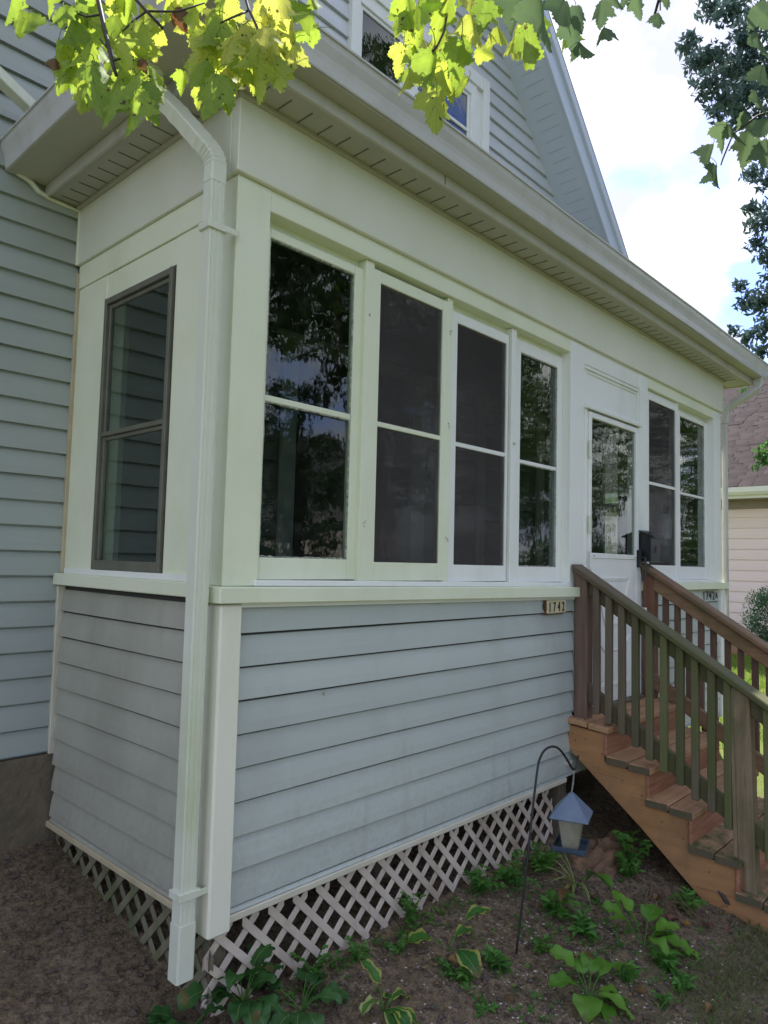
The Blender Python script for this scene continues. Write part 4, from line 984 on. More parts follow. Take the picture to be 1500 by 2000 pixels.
def hosta(name, label, x, y, leaves, mat, group=None, stemmat=None, HS=1.2):
    z = groundz(x, y); root = thing(name, label, 'plant', (x, y, z), group)
    for (az, el, stalk, Ln, wd, arch) in leaves:
        az = R_(az); el = R_(el)
        tip = Vector((x, y, z))+Vector((math.cos(az)*math.cos(el), math.sin(az)*math.cos(el), math.sin(el)))*stalk
        stem_to(root, (x, y, z-.01), tip, .0028, stemmat or M['weed'], .008)
        blade_obj('leaf', M[mat] if isinstance(mat, str) else random.choice([M[k] for k in mat]), root, blade(az+random.uniform(-.2, .2), el-.35, Ln*HS, wd*HS, arch, tip, twist=random.uniform(-.5, .5), wav=.009))
    return root
# variegated hosta in front of the lattice (three broad leaves and one folded)
hosta('hosta_plant', 'small hosta with cream edged dark leaves between the lattice and the hook', 1.10, -.25,
      [(140, 35, .09, .10, .085, .9), (-12, 40, .07, .09, .05, 1.0), (-25, 50, .15, .13, .05, 1.3), (-108, 22, .10, .13, .085, .7)], 'hostavar')
hosta('hosta_plant', 'wilted hosta with curled yellow brown leaves at the bottom edge below the corner', .60, -.33,
      [(85, 70, .09, .11, .05, 1.0), (170, 55, .05, .09, .045, 2.2), (-10, 40, .05, .10, .04, 2.0), (20, 30, .04, .09, .05, 1.6), (-90, 30, .04, .13, .06, 1.8), (-60, 20, .04, .14, .055, 1.6), (-120, 35, .03, .10, .05, 1.9)], ('hostavar', 'hostavar', 'stripe'))
hosta('hosta_plant', 'bright lime green broad leaved hosta at the bottom right of the flower bed', 1.37, -.80,
      [(100, 60, .12, .11, .07, .9), (150, 45, .10, .11, .075, 1.1), (-160, 30, .06, .12, .10, .9), (20, 50, .09, .12, .08, 1.2), (-10, 42, .10, .17, .075, 1.5), (-80, 30, .05, .15, .07, 1.5), (-60, 15, .05, .14, .06, 1.2), (-110, 10, .05, .12, .06, 1.0), (60, 55, .08, .10, .06, 1.2), (-30, 20, .06, .14, .06, 1.4)], 'hostabright')
hosta('leafy_vine', 'bright green heart leaved plant with a long pale stem left of the stair stringer', 1.93, -.80,
      [(120, 55, .16, .10, .07, .8), (80, 65, .15, .11, .075, .9), (-30, 45, .10, .11, .08, 1.1), (10, 50, .12, .12, .09, 1.0), (-70, 35, .09, .12, .085, 1.2), (-120, 50, .08, .11, .06, 1.4), (160, 50, .20, .09, .05, .9), (-10, 20, .10, .12, .08, .9), (-50, 10, .14, .11, .07, .7)], 'hostabright')
rt0 = thing('vine_stem', 'long pale arching stem with two leaves in the bed right of the bird feeder', 'plant', (2.15, -.42, -.05))
MB().tube([(2.21, -.36, -.02), (2.14, -.44, .06), (2.06, -.56, .05), (1.98, -.68, .01), (1.93, -.78, -.03)], .0045, 6).build('stem', M['hostabright'], rt0)
blade_obj('leaf', M['hostabright'], rt0, blade(R_(-110), .1, .11, .055, .8, (2.13, -.47, .06)))
blade_obj('leaf', M['hostabright'], rt0, blade(R_(-140), .0, .10, .04, .8, (2.03, -.60, .05)))
# striped grassy plant behind the pole
sp = thing('striped_lily', 'striped yellow green strap leaved plant under the bird feeder', 'plant', (2.13, -.33, groundz(2.13, -.33)))
for (az, el, Ln, wd, arch) in ((150, 72, .26, .016, .5), (110, 78, .24, .016, .4), (170, 50, .24, .018, 1.2), (190, 40, .24, .02, 1.5), (205, 48, .20, .018, 1.7), (235, 55, .22, .018, 2.3), (130, 55, .22, .016, 1.0), (95, 60, .2, .014, .8), (178, 62, .22, .016, 1.4)):
    blade_obj('leaf', M['stripe'], sp, blade(R_(az), R_(el), Ln, wd, arch, (2.13, -.33, groundz(2.13, -.33)-.005), shape='strap', fold=.5, n=10))
cb = blade_obj('leaf', M['leafbrown'], sp, blade(R_(200), .3, .16, .05, .8, (1.93, -.38, .02)))
# dark broad leaves at the foot of the downspout
hd_leaves = []
for i in range(17):
    hd_leaves.append((random.uniform(150, 395), random.uniform(25, 72), random.uniform(.05, .15), random.uniform(.09, .16), random.uniform(.06, .10), random.uniform(.7, 1.6)))
hosta('broadleaf_plant', 'dark green broad leaved plant clump hiding the foot of the downspout', .17, .0, hd_leaves, 'hostadark', HS=1.05)
hosta('broadleaf_plant', 'low dark green leafy clump left of the downspout foot at the bottom edge', -.06, .02,
      [(random.uniform(120, 330), random.uniform(15, 60), random.uniform(.04, .10), random.uniform(.07, .12), random.uniform(.05, .08), 1.0) for _ in range(11)], 'hostadark', HS=1.0)
hosta('broadleaf_plant', 'dark leafy clump in front of the lattice corner at the bottom edge', .34, -.14,
      [(random.uniform(100, 400), random.uniform(10, 55), random.uniform(.05, .11), random.uniform(.09, .14), random.uniform(.06, .09), 1.1) for _ in range(11)], 'hostadark', HS=1.0)
# generic weeds: feathery sprays of small leaflets
def weed(label, x, y, h, n, leaf, spread=.5, mat='weed', name='weed', wide=.5):
    z = groundz(x, y); root = thing(name, label, 'weed', (x, y, z)); st = MB(); V = []; F_ = []
    for s in range(n):
        az = random.uniform(0, 2*math.pi); ln = h*random.uniform(.6, 1.1); tilt = random.uniform(.1, spread)*1.3
        pts = [Vector((x, y, z-.01))]; el = math.pi/2-tilt*.4
        for i in range(5):
            pts.append(pts[-1]+Vector((math.cos(az)*math.cos(el), math.sin(az)*math.cos(el), math.sin(el)))*ln/5); el -= tilt*.35
        st.tube(pts, [.0016]*6, 4)
        for i in range(1, 6):
            for sgn in (-1, 1, 0) if i == 5 else (-1, 1):
                a2 = az+sgn*random.uniform(.7, 1.3); e2 = random.uniform(-.1, .6); L_ = leaf*random.uniform(.7, 1.3)
                dd = Vector((math.cos(a2)*math.cos(e2), math.sin(a2)*math.cos(e2), math.sin(e2))); ss = Vector((-math.sin(a2), math.cos(a2), random.uniform(-.4, .4))).normalized()*L_*wide*.5
                b_ = pts[i]; k = len(V)
                V += [b_, b_+dd*L_*.45+ss+Vector((0, 0, .003)), b_+dd*L_-Vector((0, 0, L_*.15)), b_+dd*L_*.45-ss+Vector((0, 0, .003))]; F_ += [(k, k+1, k+2), (k, k+2, k+3)]
    st.build('stem', M['deadstem'] if mat == 'drygrass' else M['weed'], root)
    me = bpy.data.meshes.new('foliage'); me.from_pydata([tuple(v) for v in V], [], F_); me.materials.append(M[mat]); o = bpy.data.objects.new('foliage', me); C.objects.link(o)
    o.parent = root; o.matrix_parent_inverse = Matrix.Translation(-wloc(root)); return root
WD = [('feathery green weed growing against the lattice nearest the corner', .50, -.02, .13, 8, .035, .7),
 ('small weed tuft below the middle of the front lattice', .73, -.06, .10, 6, .03, .7),
 ('tall narrow weed poking up through the middle of the lattice', 1.10, -.03, .16, 6, .035, .35),
 ('low weed sprig at the lattice foot just left of the variegated hosta', .90, -.14, .08, 5, .03, .9),
 ('leafy weed clump against the far half of the lattice', 1.62, -.06, .14, 12, .04, .8),
 ('dense ferny weed clump left of the striped lily', 1.85, -.12, .17, 16, .04, .9),
 ('bushy weed by the lattice end under the bird feeder', 2.15, -.14, .17, 14, .045, .8),
 ('weed with round leaflets right below the striped lily', 1.80, -.40, .12, 8, .055, .8),
 ('weed spray in the middle of the bed beside the vine leaves', 1.76, -.56, .10, 8, .05, .9),
 ('small weed between the hook and the lime hosta', 1.48, -.50, .07, 5, .035, 1.0),
 ('dark low weed at the left side of the variegated hosta', 1.00, -.36, .06, 7, .03, 1.1),
 ('round leaved seedling just left of the hook base', 1.20, -.44, .06, 7, .05, 1.0),
 ('low weed left of the seedling below the variegated hosta', 1.02, -.42, .05, 6, .04, 1.2),
 ('tall weed in the shade under the staircase', 2.62, -.44, .26, 7, .06, .35),
 ('weed patch at the shaded edge of the staircase', 2.50, -.46, .12, 11, .04, .9),
 ('weed below the stringer right of the dead stems', 2.46, -.80, .11, 8, .05, .7),
 ('weed patch spreading below the heart leaved vine', 1.86, -.93, .09, 10, .045, 1.1),
 ('small weed between the lime hosta and the vine', 1.62, -.83, .08, 6, .04, 1.0),
 ('low weed at the lower right edge of the bed', 1.78, -1.04, .06, 8, .035, 1.2),
 ('tiny weed in the bare soil at the bottom centre', .92, -.58, .05, 5, .03, 1.2),
 ('bright weed tuft at the right foot of the staircase seen through the railing', 4.25, -.42, .14, 12, .05, 1.0),
 ('tiny bright weed on the bare soil right of the lime hosta', 1.60, -1.02, .05, 5, .03, 1.2)]
for wv in WD: weed(*wv)
random.seed(77)
V = []; F_ = []
for i in range(420):                      # seedlings and clover too small to count
    x, y = (random.gauss(1.7, .5), random.gauss(-.55, .33)) if i % 3 else (random.uniform(.3, 2.4), random.gauss(-.06, .03))
    if y > -.015 or x > 2.6: continue
    z = groundz(x, y)
    for k_ in range(random.randint(3, 7)):
        a2 = random.uniform(0, 6.28); L_ = random.uniform(.008, .022); hh = random.uniform(.004, .03); k = len(V)
        V += [(x, y, z+hh*.5), (x+math.cos(a2-.5)*L_*.7, y+math.sin(a2-.5)*L_*.7, z+hh), (x+math.cos(a2)*L_*1.2, y+math.sin(a2)*L_*1.2, z+hh*.9), (x+math.cos(a2+.5)*L_*.7, y+math.sin(a2+.5)*L_*.7, z+hh)]
        F_ += [(k, k+1, k+2), (k, k+2, k+3)]
me = bpy.data.meshes.new('seedlings'); me.from_pydata(V, [], F_); me.materials.append(M['weed']); o = bpy.data.objects.new('seedlings', me); C.objects.link(o); tag(o, 'tiny green seedlings scattered through the flower bed', 'ground cover', kind='stuff')
random.seed(78)

# dead stems tangle, stuff
mb = MB()
for i in range(42):
    x, y = random.gauss(2.32, .14), random.gauss(-.72, .09); z = groundz(x, y); a = random.uniform(0, 6.28); r_ = random.uniform(.05, .16)
    mb.tube([(x, y, z-.005), (x+r_*.4*math.cos(a), y+r_*.4*math.sin(a), z+random.uniform(.03, .09)), (x+r_*math.cos(a+.3), y+r_*math.sin(a+.3), z+random.uniform(.02, .07)), (x+r_*1.5*math.cos(a+.6), y+r_*1.5*math.sin(a+.6), z+random.uniform(-.01, .03))], random.uniform(.0012, .0028), 5)
tag(mb.build('dead_stems', M['deadstem']), 'tangle of dried brown stems beside the stair stringer', 'dead stems', kind='stuff')
# soil mound under the steps
mb = bmesh.new(); bmesh.ops.create_icosphere(mb, subdivisions=5, radius=1)
for v in mb.verts:
    n = v.co.normalized(); v.co = Vector((2.62+.30*n.x, -.26+.17*n.y, -.07+.10*n.z*(1+.25*mnoise.noise(n*2.2)))) + n*.05*mnoise.noise(n*3)+n*.02*mnoise.noise(n*9)+n*.012*mnoise.noise(n*24)
me = bpy.data.meshes.new('soil_mound'); mb.to_mesh(me); mb.free(); me.polygons.foreach_set('use_smooth', [True]*len(me.polygons))
me.materials.append(surf('brown_clay', (.26, .155, .085), (.16, .10, .06), 16, rough=.95, bstr=1, bscale=70, bdist=.012)); o = bpy.data.objects.new('soil_mound', me); C.objects.link(o); tag(o, kind='structure')
# grit, clods, twigs
def scatter(name, label, n, fn, mat, smin, smax, flat=.6):
    ico = [(0, 0, 1), (.9, 0, .2), (.28, .85, .2), (-.72, .53, .2), (-.72, -.53, .2), (.28, -.85, .2), (0, 0, -.6)]
    fi = [(0, 1, 2), (0, 2, 3), (0, 3, 4), (0, 4, 5), (0, 5, 1), (6, 2, 1), (6, 3, 2), (6, 4, 3), (6, 5, 4), (6, 1, 5)]
    V = []; F_ = []
    for i in range(n):
        x, y = fn(); s = smin*(smax/smin)**(random.random()**2.2); z = groundz(x, y)+s*.1; a = random.uniform(0, 6.28); sx_, sy_, sz_ = s*random.uniform(.6, 1.3), s*random.uniform(.5, 1.1), s*flat*random.uniform(.6, 1.2)
        k = len(V)
        for (u, v, w_) in ico:
            u2, v2 = u*sx_*random.uniform(.8, 1.2), v*sy_; V.append((x+u2*math.cos(a)-v2*math.sin(a), y+u2*math.sin(a)+v2*math.cos(a), z+w_*sz_))
        F_ += [tuple(q+k for q in f) for f in fi]
    me = bpy.data.meshes.new(name); me.from_pydata(V, [], F_); me.materials.append(mat); o = bpy.data.objects.new(name, me); C.objects.link(o); tag(o, label, name.replace('_', ' '), kind='stuff')
def bed():
    while True:
        x, y = random.uniform(-1.1, 4.0), random.uniform(-1.9, 1.4)
        if (y > .0 and x > 0.0): continue
        return x, y
def bed2():
    while True:
        x, y = random.gauss(1.5, .55), random.gauss(-.6, .38)
        if y < -.02: return x, y
scatter('white_grit', 'pale bits of gravel and bark scattered over the soil', 2600, bed2, M['pebble'], .0018, .0095, .5)
scatter('white_grit', 'few pale pebbles on the bare soil left of the porch', 260, bed, M['pebble'], .0016, .006, .5)
scatter('soil_clods', 'loose crumbs of dark soil over the flower bed', 22000, bed, M['clod'], .002, .022, .8)
mb = MB()
for i in range(420):
    x, y = bed() if i % 2 else bed2(); z = groundz(x, y)+.003; a = random.uniform(0, 6.28); r_ = random.uniform(.015, .06)
    mb.tube([(x, y, z), (x+r_*.5*math.cos(a), y+r_*.5*math.sin(a), z+.004), (x+r_*math.cos(a+.3), y+r_*math.sin(a+.3), z)], random.uniform(.0006, .0018), 4)
tag(mb.build('dry_litter', M['deadstem']), 'thin dry twigs and straw lying on the soil', 'litter', kind='stuff')
random.seed(88)
V = []; F_ = []
for i in range(520):
    x, y = bed() if i % 3 else bed2(); z = groundz(x, y)+random.uniform(.003, .008); a = random.uniform(0, 6.28); s_ = random.uniform(.005, .019); k = len(V)
    for j in range(5):
        q = a+j*1.257; r_ = s_*random.uniform(.5, 1.1); V.append((x+r_*math.cos(q), y+r_*.7*math.sin(q), z+random.uniform(-.002, .006)))
    F_.append((k, k+1, k+2, k+3, k+4))
me = bpy.data.meshes.new('leaf_litter'); me.from_pydata(V, [], F_); me.materials.append(leafmat('litter_flake', [(.10, .06, .03), (.30, .19, .09), (.48, .36, .20)], .1, rnd=False, scale=25)); o = bpy.data.objects.new('leaf_litter', me); C.objects.link(o); tag(o, 'crumbled brown leaf bits and bark flakes on the soil', 'litter', kind='stuff')
# fallen leaves
def leafflat(mat, x, y, s, label, pitch=None):
    o = bpy.data.objects.new('fallen_leaf', MAPLE[random.randrange(len(MAPLE))]); C.objects.link(o)
    me2 = o.data.copy(); me2.materials.clear(); me2.materials.append(mat); o.data = me2
    o.scale = (s, s, s); o.location = (x, y, groundz(x, y)+.014); o.rotation_euler = (R_(90)+random.uniform(-.35, .35), random.uniform(-.3, .3), random.uniform(0, 6.28)); tag(o, label, 'leaf', 'fallen leaves on the bed')

# ================================================================= MAPLE LEAVES
half = [(0, .03), (.12, -.03), (.25, .0), (.34, -.02), (.35, .09), (.46, .13), (.45, .21), (.57, .33), (.46, .36), (.44, .43), (.33, .44), (.235, .49), (.28, .58), (.22, .63), (.24, .71), (.15, .77), (.10, .88), (0, 1.0)]
def maple_mesh(k):
    random.seed(100+k)
    fold = random.uniform(.35, 1.05); curl = random.uniform(-.1, .35); bow = random.uniform(.0, .3); asym = random.uniform(-.07, .07)
    r = [(x*(1+random.uniform(-.09, .09)), d+random.uniform(-.02, .02)) for x, d in half[1:-1]]; l2 = [(-x*(1+random.uniform(-.09, .09)), d+random.uniform(-.02, .02)) for x, d in half[1:-1]][::-1]
    o_ = [half[0]]+r+[half[-1]]+l2
    fine = []
    for i, (x, d) in enumerate(o_):
        x2, d2 = o_[(i+1) % len(o_)]; fine.append((x, d)); L2 = math.hypot(x2-x, d2-d)
        if L2 > .07:
            nx_, nd_ = (d2-d)/L2, -(x2-x)/L2; sg = 1 if (nx_*(x+x2)/2+nd_*((d+d2)/2-.36)) > 0 else -1
            fine.append((x+(x2-x)*.42-sg*nx_*.012, d+(d2-d)*.42-sg*nd_*.012)); fine.append((x+(x2-x)*.55+sg*nx_*.022, d+(d2-d)*.55+sg*nd_*.022))
    nb_ = len(fine)
    pts2 = [Vector(q) for q in fine]+[Vector((u*.105+.0*v, .05+v*.105)) for u in range(-4, 5) for v in range(0, 9) if abs(u*.105) < .30-.25*abs(v*.105-.3)]
    pts2 = [Vector((q.x*.86, q.y)) for q in pts2]
    vv, ee, ff, *_r = delaunay_2d_cdt(pts2, [(i, (i+1) % nb_) for i in range(nb_)], [], 1, 1e-5)
    ph1, ph2 = random.uniform(0, 6), random.uniform(0, 6)
    def s(x, d): return (x*(1-.22*fold), fold*abs(x)*.85-.5*bow*(d-.3)**2+curl*x*x*1.3+.022*math.sin(d*11+ph1)*(abs(x)*2)+.018*math.sin(x*13+ph2), -d)
    V = [s(q.x+asym*q.y, q.y) for q in vv]; F_ = [tuple(f) for f in ff]
    # petiole
    a = [Vector(s(0, .05)), Vector((0, s(0, .05)[1]+.02, .15)), Vector((0, .12, .33)), Vector((0, .28, .48))]
    b = len(V)
    for i, p in enumerate(a):
        for q in range(3): V.append(tuple(p+Vector((.011*math.cos(q*2.1), .011*math.sin(q*2.1), 0))))
    for i in range(3):
        for q in range(3): F_.append((b+i*3+q, b+i*3+(q+1) % 3, b+(i+1)*3+(q+1) % 3, b+(i+1)*3+q))
    me = bpy.data.meshes.new('leaf'); me.from_pydata([tuple(v) for v in V], [], F_); me.polygons.foreach_set('use_smooth', [True]*len(F_)); me.materials.append(M['maple']); return me
MAPLE = [maple_mesh(k) for k in range(10)]
random.seed(5)
FALL = [('leafpink', 2.25, -.80, .075, 'pinkish red fallen leaf left of the stair stringer by the dead stems'), ('leafyellow', 2.29, -.875, .06, 'yellow orange fallen leaf between two pink ones beside the stringer'), ('leafpink', 2.37, -.93, .075, 'pink folded fallen leaf right of the yellow leaf'), ('leafpink', 2.46, -1.02, .05, 'narrow pink fallen leaf lying closest to the foot of the stringer'),
        ('leafbrown', 2.10, -.46, .05, 'curled tan fallen leaf below the bird feeder'), ('leafbrown', 2.42, -.68, .06, 'pinkish brown fallen leaf among the dead stems'), ('leafbrown', 1.06, -.62, .045, 'small orange brown fallen leaf in the bare soil at bottom centre'), ('leafbrown', 1.58, -.95, .06, 'tan fallen leaf below the weed patch right of the lime hosta'), ('leafbrown', 1.05, -.30, .05, 'orange brown dead leaf at the foot of the variegated hosta'),
        ('leafbrown', 1.75, -1.18, .06, 'brown fallen leaf in the thin grass at the bottom right')]
for mt_, x_, y_, s_, lb in FALL: leafflat(M[mt_], x_, y_, s_, lb)

mapl = thing('maple_tree', 'maple tree whose leafy yellow green twigs hang into the top of the view', 'tree', (-3.4, -5.2, -.3))
mb = MB(); mb.tube([(-3.4, -5.2, -.5), (-3.38, -5.15, 1.0), (-3.3, -5.1, 2.6), (-3.35, -5.2, 5), (-3.5, -5.2, 8)], [.30, .22, .19, .15, .06], 14)
mb.build('trunk', M['bark'], mapl, smooth=True)
HUB = (-.82, -1.2, 3.30)
mb = MB()
mb.tube([(-3.32, -5.1, 3.0), (-2.6, -3.9, 3.75), (-1.7, -2.4, 3.85), (-1.15, -1.6, 3.6), HUB, (-.7, -.9, 3.15)], [.07, .05, .034, .02, .010, .005], 8)
mb.tube([(-1.7, -2.4, 3.85), (-.9, -2.2, 3.6), (-.35, -1.9, 3.3), (-.1, -1.75, 3.1), (.1, -1.6, 3.05)], [.025, .015, .010, .006, .003], 7)
for tgt in ((-5.5, -4, 7), (-2, -7, 7.5), (-5, -7, 6.5), (-3, -4, 7.5)): mb.tube([(-3.4, -5.2, 3.8), (-3.4+(tgt[0]+3.4)*.5, -5.2+(tgt[1]+5.2)*.5, 5.8), tgt], [.09, .06, .02], 7)
mb.build('branch', M['bark'], mapl, smooth=True)
TWIGS={'a':[(-0.987, -0.825, 2.921), (-0.966, -0.883, 2.845), (-0.965, -0.932, 2.733), (-0.963, -0.969, 2.651), (-0.958, -0.973, 2.634)],'a1':[(-0.967, -0.906, 2.79), (-0.986, -0.886, 2.785), (-1.008, -0.863, 2.795)],'a2':[(-0.964, -0.97, 2.664), (-0.943, -0.964, 2.683), (-0.928, -0.981, 2.679)],'a3':[(-0.963, -0.946, 2.697), (-0.977, -0.932, 2.72)],'b':[(-0.919, -0.894, 2.891), (-0.89, -0.948, 2.822), (-0.865, -0.971, 2.788)],'b1':[(-0.89, -0.948, 2.822), (-0.846, -0.995, 2.823), (-0.799, -1.019, 2.858)],'b2':[(-0.89, -0.948, 2.822), (-0.907, -0.928, 2.802), (-0.934, -0.938, 2.758)],'c':[(-0.751, -1.075, 2.908), (-0.764, -1.126, 2.811), (-0.765, -1.162, 2.748), (-0.766, -1.159, 2.728)],'c1':[(-0.763, -1.125, 2.806), (-0.803, -1.123, 2.767), (-0.816, -1.108, 2.757)],'d':[(-0.451, -1.398, 2.919), (-0.51, -1.439, 2.793), (-0.527, -1.445, 2.736), (-0.548, -1.447, 2.695), (-0.554, -1.439, 2.683)],'e':[(-0.403, -1.589, 2.852), (-0.464, -1.658, 2.734), (-0.457, -1.665, 2.72)],'f':[(-0.263, -1.671, 2.908), (-0.149, -1.719, 2.909), (-0.147, -1.718, 2.866)],'g':[(-0.099, -1.961, 2.582), (-0.118, -1.895, 2.575), (-0.128, -1.853, 2.55), (-0.138, -1.837, 2.501), (-0.14, -1.834, 2.489)]}
for k, pts in TWIGS.items():
    r0 = {'a': .0062, 'b': .0055, 'c': .004, 'd': .0035}.get(k, .0024)
    if k == 'a': pts = [(-.90, -1.0, 3.22), (-.96, -.86, 3.05)]+pts
    if k == 'b': pts = [(-.84, -1.1, 3.26), (-.90, -.92, 3.02)]+pts
    if k == 'c': pts = [HUB, (-.78, -1.08, 3.05)]+pts
    if k == 'd': pts = [(-.62, -2.04, 3.42), (-.46, -1.6, 3.10)]+pts
    if k == 'e': pts = [(-.35, -1.9, 3.3), (-.38, -1.65, 3.0)]+pts
    if k == 'f': pts = [(-.1, -1.75, 3.1)]+pts
    if k == 'g': pts = [(-.1, -1.75, 3.1), (-.02, -1.95, 2.75)]+pts
    MB().tube(pts, [r0*(1-.55*i/len(pts)) for i in range(len(pts))], 6).build('twig', M['twig'], mapl, smooth=True)
